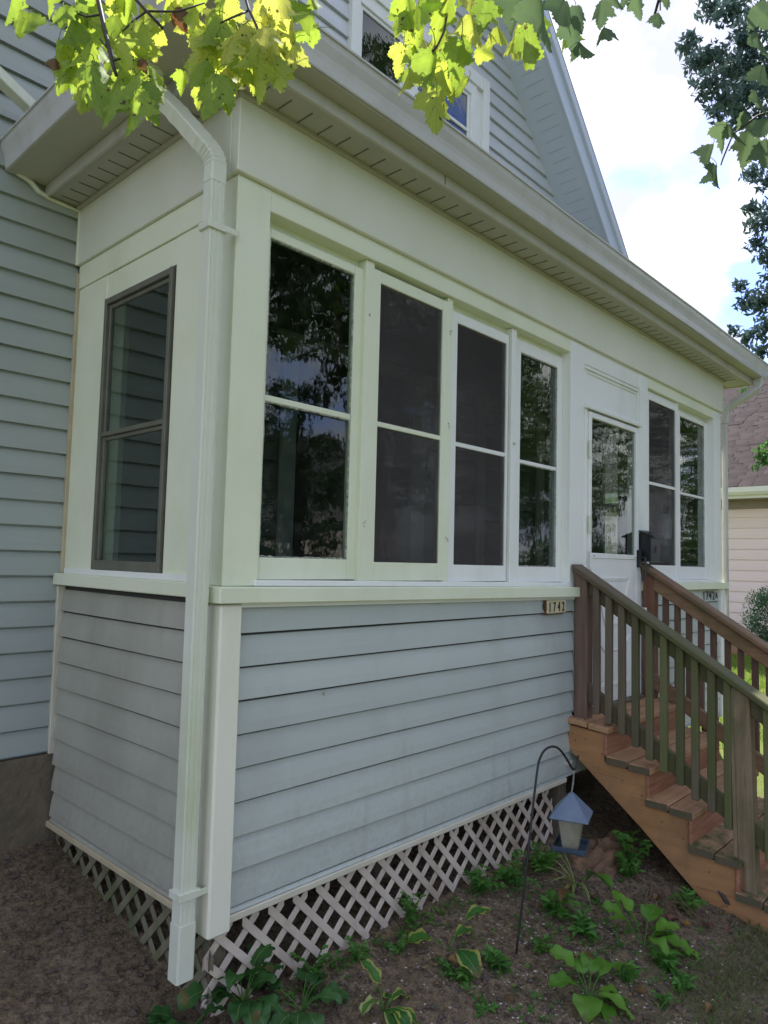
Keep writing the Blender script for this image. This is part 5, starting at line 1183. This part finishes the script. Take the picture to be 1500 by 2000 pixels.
LEAVES=[(-1.049,-0.747,2.846,0.081,11.8,-16,-20,0.4),(-1.077,-0.72,2.878,0.075,-21.6,-38,2,0.35),(-1.022,-0.779,2.875,0.064,9.4,-40,0,0.5),(-1.012,-0.855,2.805,0.099,0.1,-6,-24,0.35),(-1.002,-0.79,2.776,0.081,-14.5,-7,18,0.6),(-0.97,-0.834,2.879,0.097,25.4,-25,7,0.5),(-0.954,-0.917,2.802,0.088,-9.3,7,-6,0.25),(-0.952,-0.983,2.712,0.085,27.5,-41,20,0.4),(-0.993,-0.87,2.751,0.088,-27.3,-32,-21,0.45),(-0.983,-0.947,2.676,0.09,11,28,-18,0.3),(-0.921,-0.951,2.795,0.088,-34.4,13,-7,0.5),(-0.881,-0.92,2.782,0.084,36.5,-39,-25,0.5),(-0.87,-0.934,2.791,0.054,57.8,16,-4,0.6),(-1.002,-0.922,2.635,0.08,-2.4,8,-3,0.45),(-1.007,-0.85,2.701,0.078,-13.1,26,11,0.4),(-1,-0.993,2.598,0.087,16.5,7,1,0.25),(-0.995,-0.932,2.647,0.07,-24.2,21,-12,0.5),(-1.007,-1.055,2.548,0.079,-8.9,-34,-5,0.2),(-0.978,-1.085,2.545,0.093,-10.5,-31,-1,0.35),(-0.911,-1.019,2.626,0.085,28.9,15,15,0.1),(-0.883,-0.982,2.695,0.088,17.3,34,-10,0.5),(-0.932,-0.929,2.683,0.073,-0.5,8,4,0.4),(-0.959,-0.772,2.868,0.083,-30.3,31,25,0.5),(-0.95,-0.847,2.799,0.086,10.4,15,-25,0.3),(-0.905,-0.834,2.92,0.078,-6.1,13,28,0.55),(-0.884,-0.926,2.866,0.075,22,-19,-6,0.6),(-0.835,-0.91,2.911,0.067,-24,-43,-2,0.7),(-1.04,-0.897,2.779,0.06,-26.8,-34,-25,0.1),(-0.881,-0.911,2.699,0.086,-23.3,-33,-14,0.6),(-1.023,-0.836,2.708,0.042,-0.6,33,-23,2),(-0.924,-1.012,2.668,0.03,23.8,4,21,2),(-0.818,-0.996,2.868,0.075,-11,33,-12,0.8),(-0.832,-0.98,2.846,0.054,25.5,-13,22,2),(-0.819,-1.061,2.812,0.099,1.8,-31,-18,0.55),(-0.774,-1.044,2.881,0.086,-18.9,-24,-1,0.8),(-0.771,-1.113,2.808,0.091,11,-21,-28,0.85),(-0.721,-1.101,2.877,0.086,-2.6,-12,4,0.9),(-0.719,-1.173,2.852,0.088,16.4,17,1,0.85),(-0.666,-1.16,2.877,0.081,-55.2,16,-25,0.15),(-0.821,-1.054,2.752,0.083,-26.4,25,21,0.95),(-0.857,-1.148,2.617,0.102,-10.8,-10,-6,0.3),(-0.781,-1.093,2.703,0.064,9.8,12,-25,0.9),(-0.815,-1.131,2.722,0.08,6.1,-26,-19,0.7),(-0.787,-1.161,2.726,0.085,-16.2,-40,-28,0.85),(-0.742,-1.137,2.735,0.085,-0.7,-36,-8,0.9),(-0.752,-1.2,2.74,0.092,15.8,34,6,0.9),(-0.703,-1.181,2.752,0.078,-16.6,-22,-9,0.8),(-0.768,-1.176,2.666,0.075,-12.1,-34,20,0.8),(-0.745,-1.202,2.69,0.085,23,-3,-1,0.6),(-0.775,-1.036,2.819,0.081,-27.8,-36,-9,0.6),(-0.728,-1.023,2.918,0.083,24.3,30,-19,0.75),(-0.805,-1.005,2.815,0.064,-39.2,41,2,0.8),(-0.792,-1.229,2.719,0.073,0.3,4,-26,0.95),(-0.696,-1.192,2.788,0.073,27.4,43,20,0.7),(-0.785,-1.087,2.691,0.078,26,-21,-7,0.85),(-0.804,-0.999,2.751,0.064,-11.7,24,2,0.6),(-0.584,-1.111,2.967,0.052,23.7,-15,-16,0.3),(-0.703,-1.121,2.878,0.075,-21.3,44,20,0.9),(-0.684,-1.137,2.841,0.075,6.7,29,13,0.95),(-0.547,-1.357,2.843,0.088,-13.7,2,-8,0.5),(-0.56,-1.412,2.822,0.1,5.1,-42,-12,0.35),(-0.532,-1.441,2.815,0.105,-5.6,17,26,0.3),(-0.49,-1.343,2.827,0.064,5.5,39,27,0.7),(-0.476,-1.356,2.814,0.081,-23.3,-12,-16,0.8),(-0.535,-1.357,2.724,0.088,-10.5,-27,-17,0.6),(-0.539,-1.424,2.7,0.095,4.8,36,19,0.25),(-0.476,-1.42,2.713,0.083,13,14,17,0.6),(-0.489,-1.451,2.738,0.092,-1.6,14,23,0.05),(-0.564,-1.46,2.599,0.097,-0.9,23,-1,0.45),(-0.407,-1.434,2.857,0.086,13.6,26,-9,0.9),(-0.418,-1.427,2.899,0.064,-11.2,42,-6,0.95),(-0.391,-1.455,2.884,0.064,-4,40,13,0.8),(-0.452,-1.385,2.828,0.064,34.9,-34,-20,0.7),(-0.484,-1.346,2.792,0.07,13.9,28,-20,0.7),(-0.418,-1.411,2.727,0.064,-26.8,43,9,0.3),(-0.368,-1.474,2.842,0.075,14.2,4,-21,0.8),(-0.513,-1.603,2.755,0.102,-9.7,42,8,-0.5),(-0.562,-1.688,2.66,0.107,12.5,39,-4,-0.5),(-0.498,-1.688,2.708,0.09,-18,29,-16,-0.5),(-0.424,-1.552,2.749,0.075,6,-19,-15,0.8),(-0.409,-1.566,2.722,0.06,-14.4,-22,-5,0.5),(-0.389,-1.459,2.911,0.075,-0.5,37,-8,0.2),(-0.354,-1.63,2.769,0.07,19,8,23,-0.5),(-0.371,-1.479,2.901,0.064,30.4,38,0,0.5),(-0.335,-1.647,2.744,0.062,24.3,2,-27,-1),(-0.312,-1.675,2.771,0.06,8.6,-29,-28,-1),(-0.321,-1.669,2.811,0.062,-7.3,-29,-1,-1),(-0.21,-1.652,2.901,0.043,30.2,5,-10,-1),(-0.178,-1.684,2.894,0.048,20.3,5,16,-1),(-0.147,-1.715,2.869,0.048,-2.7,5,-14,-1),(-0.138,-1.729,2.901,0.038,-9.3,25,0,-1),(-0.198,-1.665,2.907,0.043,-20.7,23,23,-1),(-0.349,-1.638,2.799,0.06,10.1,10,0,-1),(-0.157,-1.817,2.54,0.062,-24.6,17,-3,-1),(-0.143,-1.829,2.496,0.06,-14.7,75,-1,-1),(-0.139,-1.84,2.574,0.062,5.3,18,21,-0.5),(-0.109,-1.871,2.565,0.08,-14.7,-22,3,-0.5),(-0.122,-1.859,2.58,0.06,25.5,31,-20,-0.5),(-0.143,-1.908,2.566,0.068,-23.1,-5,-24,-0.3),(-0.207,-1.931,2.738,0.065,33.4,-38,9,-0.2),(-0.204,-1.928,2.683,0.065,7.6,36,-19,-0.2),(-0.197,-1.93,2.632,0.074,-10.4,14,-20,-0.2),(-0.146,-1.91,2.61,0.058,15.4,42,-16,-0.2),(-0.133,-1.914,2.518,0.068,5.9,-9,-1,-0.3),(-0.104,-1.882,2.605,0.055,49.2,30,-19,-0.5)]
random.seed(21)
for (x, y, z, s, roll, yaw, tilt, h) in list(LEAVES[:29])+list(LEAVES[31:60])+list(LEAVES[20:29])+list(LEAVES[31:60])+list(LEAVES[60:84]):
    if h == 2 or random.random() < .25: continue
    LEAVES.append((x+random.uniform(-.045, .035)+.03, y+random.uniform(-.03, .05)+.05, z+random.uniform(.0, .07), s*random.uniform(.7, 1.0), roll+random.uniform(-35, 35), random.uniform(-50, 50), random.uniform(-30, 30), min(1, max(0, h+random.uniform(-.2, .2)))))
for i, (x, y, z, s, roll, yaw, tilt, h) in enumerate(LEAVES):
    me = MAPLE[i % 10]; o = bpy.data.objects.new('leaf', me); C.objects.link(o); o.parent = mapl; o.matrix_parent_inverse = Matrix.Translation(-wloc(mapl))
    rm = Euler((R_(tilt), 0, 0)).to_matrix() @ Matrix.Rotation(R_(-roll), 3, 'Y'); rm = Matrix.Rotation(R_(-47+yaw), 3, 'Z') @ rm
    s *= 1.0
    if h == 2 or h < 0:
        key = ('b' if h == 2 else 's', i % 10)
        nm_ = 'leaf_var'
        me = me.copy(); me.materials.clear(); me.materials.append(M['maplebrown'] if h == 2 else M['mapleshade']); o.data = me
    c = Vector((x, y, z-s*.5)); o.location = c+rm @ Vector((0, 0, .45*s)); o.rotation_euler = rm.to_euler(); o.scale = (s, s, s)
    hv = min(max(h if 0 <= h <= 1 else .5, 0), 1); o.color = (hv*.62+random.uniform(-.16, .16)+.18, 0, 0, 1)
    if h == 2: o['label'] = 'shrivelled reddish brown leaf'
# ---------------------------------------------------------------- big crowns as joined leaf masses
def mass(name, parent, mat, clumps, per, size, seed, aspect=.45, shell=.35, kind='stuff'):
    rg = np.random.default_rng(seed); P0 = []
    for (x, y, z, r) in clumps:
        n = int(per*(r**2)) if per < 5000 else int(per*r*r)
        d = rg.normal(size=(n, 3)); d /= np.linalg.norm(d, axis=1)[:, None]; rad = r*(shell+(1-shell)*rg.random(n))**.6
        P0.append(np.array([x, y, z])+d*rad[:, None]*np.array([1, 1, .85]))
    P0 = np.concatenate(P0); n = len(P0)
    a = rg.normal(size=(n, 3)); a[:, 2] -= .7; a /= np.linalg.norm(a, axis=1)[:, None]
    b = rg.normal(size=(n, 3)); b -= a*(a*b).sum(1)[:, None]; b /= np.linalg.norm(b, axis=1)[:, None]; cc = np.cross(a, b)
    Ls = size*(.65+.7*rg.random(n))[:, None]
    V = np.stack([P0-a*Ls*.5, P0+b*Ls*aspect*.5+cc*Ls*.08, P0+a*Ls*.5, P0-b*Ls*aspect*.5+cc*Ls*.08], 1).reshape(-1, 3)
    idx = np.arange(n)*4; F_ = np.stack([idx, idx+1, idx+2, idx, idx+2, idx+3], 1).reshape(-1)
    me = bpy.data.meshes.new(name); me.vertices.add(len(V)); me.vertices.foreach_set('co', V.astype(np.float32).ravel())
    me.loops.add(len(F_)); me.loops.foreach_set('vertex_index', F_.astype(np.int32)); nf = len(F_)//3
    me.polygons.add(nf); me.polygons.foreach_set('loop_start', (np.arange(nf)*3).astype(np.int32)); me.update(calc_edges=True); me.materials.append(mat)
    o = bpy.data.objects.new(name, me); C.objects.link(o); o['kind'] = kind
    if parent: o.parent = parent; o.matrix_parent_inverse = Matrix.Translation(-wloc(parent))
    return o
rg = random.Random(4)
def ball(cx, cy, cz, rx, ry, rz, n, r0, r1):
    out = []
    while len(out) < n:
        u, v, w_ = rg.uniform(-1, 1), rg.uniform(-1, 1), rg.uniform(-1, 1); q = u*u+v*v+w_*w_
        if q > 1 or q < .18: continue
        out.append((cx+u*rx, cy+v*ry, cz+w_*rz, rg.uniform(r0, r1)))
    return out
mass('foliage', mapl, M['crown'], ball(-3.4, -5.0, 7.2, 3.4, 3.2, 2.6, 34, .5, .9), 330, .13, 3, .75)
# tree on the right, seen against the sky
rt = thing('dark_tree', 'tall dark leaved tree standing against the sky at the right edge', 'tree', (11.3, -1.3, -.2))
mb = MB(); mb.tube([(11.3, -1.3, -.4), (11.25, -1.25, 2), (11.2, -1.1, 4.2), (10.9, -.8, 6.5), (10.6, -.6, 9)], [.26, .2, .17, .12, .04], 12)
for tgt in ((9.0, .9, 8.3), (9.4, .6, 7.1), (9.3, .5, 6.2), (9.6, .55, 5.2), (12, 0, 8), (11.8, -2.5, 8), (10.3, -2.4, 7), (9.1, -.3, 9.5), (7.3, -.05, 3.05)):
    z0 = 4.0 if tgt[2] > 5.5 else (3.2 if tgt[2] > 4 else 2.6); mb.tube([(11.2, -1.15, z0), ((11.2+tgt[0])/2, (-1.1+tgt[1])/2, (z0+tgt[2])/2+.5), tgt], [.07, .04, .008], 6)
mb.build('trunk', M['bark'], rt, smooth=True)
CLUMPS=[(7.88,1.11,8.78,0.19),(8.34,1.16,8.80,0.24),(8.27,0.93,8.73,0.24),(8.73,0.86,8.74,0.32),(8.97,0.62,8.91,0.36),(7.87,0.89,8.11,0.23),(7.99,0.70,7.87,0.26),(8.94,1.09,8.32,0.18),(8.48,0.58,8.11,0.31),(8.39,0.66,7.79,0.18),(8.95,1.18,10.00,0.23),(8.53,0.75,9.51,0.29),(9.24,0.62,9.68,0.37),(8.70,0.62,9.12,0.24),(9.16,0.48,8.56,0.33),(8.52,0.38,7.75,0.21),(9.08,0.68,7.32,0.17),(9.52,0.62,7.39,0.19),(8.96,0.66,6.76,0.13),(9.32,0.67,6.66,0.19),(9.24,0.67,6.36,0.16),(8.57,0.36,5.86,0.18),(9.23,0.89,5.78,0.13),(9.12,0.75,5.47,0.20),(8.88,0.50,5.36,0.24),(8.31,0.69,4.84,0.11),(9.50,0.86,5.07,0.16),(9.14,0.59,4.76,0.17),(9.49,0.60,5.18,0.25),(9.64,0.55,6.89,0.27),(9.49,0.52,5.91,0.22),(9.40,1.09,4.80,0.12)]
mass('foliage', rt, M['darkleaf'], CLUMPS, 2700, .125, 8, .36, .0)
mass('foliage', rt, M['darkleaf'], ball(11.4, -1.9, 7.4, 2.3, 1.9, 2.8, 44, .5, .8), 420, .16, 9, .45, .0)
mass('foliage', rt, M['glossleaf'], [(7.10, .07, 3.02, .10), (7.14, .03, 2.92, .10), (7.20, .0, 3.12, .09), (6.92, .16, 3.70, .07), (7.25, -.05, 2.98, .12), (7.05, .10, 2.86, .05)], 3600, .085, 10, .5, .0)
# evergreen shrub by the neighbour's wall
sh = thing('evergreen_shrub', 'round dark green evergreen shrub in front of the pink house', 'shrub', (11.2, 1.02, .1))
MB().tube([(11.2, 1.02, 0), (11.2, 1.02, .9)], .04, 6).build('stem', M['bark'], sh)
mass('foliage', sh, M['shrub'], ball(11.25, 1.0, .85, .55, .42, .5, 22, .2, .3)+[(11.1, 1.12, 1.25, .2)], 5200, .05, 12, .3, .0)
# reflected street trees
for i, (x, y, h, lb) in enumerate(((8.8, -7.6, 15, 'large street tree in front of the porch seen only as a reflection'), (18, -13, 12, 'taller street tree farther along the road seen only as a reflection'), (3.0, -15.5, 9, 'small tree straight across from the porch corner'), (12, -24, 11, 'broad tree on the far side of the road'), (36, -22, 12, 'distant tree right of the house across the road'), (6.6, -7.4, 5.2, 'low ornamental tree beside the added front walk seen only as a reflection'), (24, -11, 11, 'dark spreading tree far down the near side of the road'), (21.5, -5.6, 10, 'dense tree beyond the neighbouring lawn seen only in the door glass'), (29, -16, 12, 'tall tree behind the others down the road seen only in the glass'))):
    s_ = thing('street_tree', lb, 'tree', (x, y, -.4)); MB().tube([(x, y, -.6), (x+.05, y, 2), (x+.1, y, h*.5), (x, y, h*.85)], [.25, .2, .15, .04], 10).build('trunk', M['bark'], s_, smooth=True)
    mass('foliage', s_, M['street'], ball(x, y, h*.60, h*.26, h*.24, h*.34, 44, h*.05, h*.09), 280 if i == 0 else (800 if h < 6 else 200), .22 if h > 6 else .12, 20+i, .6)
hg2 = thing('hedge', 'tall loose hedge along the neighbouring front yard added to darken the reflection in the door glass', 'hedge', (19, -8, -.4))  # unseen hedge added to block bright lawn and sky in the door reflection
MB().box(18.9, 19.1, -14, -2.6, -.5, 1.2).build('stem', M['bark'], hg2)
mass('foliage', hg2, M['street'], [(19+.4*math.sin(k*1.3), -14+.75*k, 1.2+.5*math.sin(k*1.1), 1.5) for k in range(16)], 420, .18, 33, .6)
hg = thing('hedge', 'long clipped hedge on the far side of the road seen only as a reflection', 'hedge', (16, -22.5, -.4))
MB().box(-8, 44, -22.9, -22.7, -.5, .8).build('stem', M['bark'], hg)
mass('foliage', hg, M['street'], [(-8+.9*k, -22.5+.3*math.sin(k*1.7), .9+.35*math.sin(k*.9), 1.15) for k in range(58)], 210, .2, 31, .6)
# lawn grass beyond, thin grass at the lower right
def grass(name, label, n, fn, hmin, hmax, mat, wdt=.004):
    V = []; F_ = []
    for i in range(n):
        x, y = fn(); z = groundz(x, y)-.004; a = random.uniform(0, 6.28); h = random.uniform(hmin, hmax); b_ = random.uniform(0, 6.28); le = h*random.uniform(.2, .9); k = len(V)
        dx_, dy_ = math.cos(a)*wdt, math.sin(a)*wdt
        V += [(x-dx_, y-dy_, z), (x+dx_, y+dy_, z), (x+math.cos(b_)*le*.4+dx_*.7, y+math.sin(b_)*le*.4+dy_*.7, z+h*.6), (x+math.cos(b_)*le, y+math.sin(b_)*le, z+h)]; F_ += [(k, k+1, k+2), (k, k+2, k+3)]
    me = bpy.data.meshes.new(name); me.from_pydata(V, [], F_); me.materials.append(mat); o = bpy.data.objects.new(name, me); C.objects.link(o); tag(o, label, 'grass', kind='stuff')
def lawnpt():
    while True:
        x = random.uniform(5.4, 12.9); y = random.uniform(-1.3, 2.6)
        if 5.5 < x < 8.25 and -.66 < y < -.14: continue
        if y > .05+0*x and x < 5.65: continue
        return x, y
grass('lawn', 'sunny green lawn between the two houses', 26000, lawnpt, .03, .08, M['grass'], .006)
def thinpt():
    while True:
        x, y = random.uniform(.9, 3.4), random.uniform(-2.0, -.95)
        if y < -1.0-.10*random.random()-.35*max(0, mnoise.noise(Vector((x*3, y*3, 9)))) and mnoise.noise(Vector((x*5, y*5, 2))) > -.25: return x, y
grass('thin_grass', 'thin patchy grass in the trodden soil by the foot of the stairs', 11000, thinpt, .012, .055, M['drygrass'], .0016)

# turn the number characters into plain meshes
dg = bpy.context.evaluated_depsgraph_get()
for o in TXT:
    me = bpy.data.meshes.new_from_object(o.evaluated_get(dg)); nm = 'letter' if o.name.startswith('letter') else 'digit'
    n_ = bpy.data.objects.new(nm, me); C.objects.link(n_); n_.parent = o.parent; n_.matrix_parent_inverse = o.matrix_parent_inverse.copy()
    n_.location = o.location; n_.rotation_euler = o.rotation_euler; n_.scale = o.scale
    bpy.data.objects.remove(o, do_unlink=True)
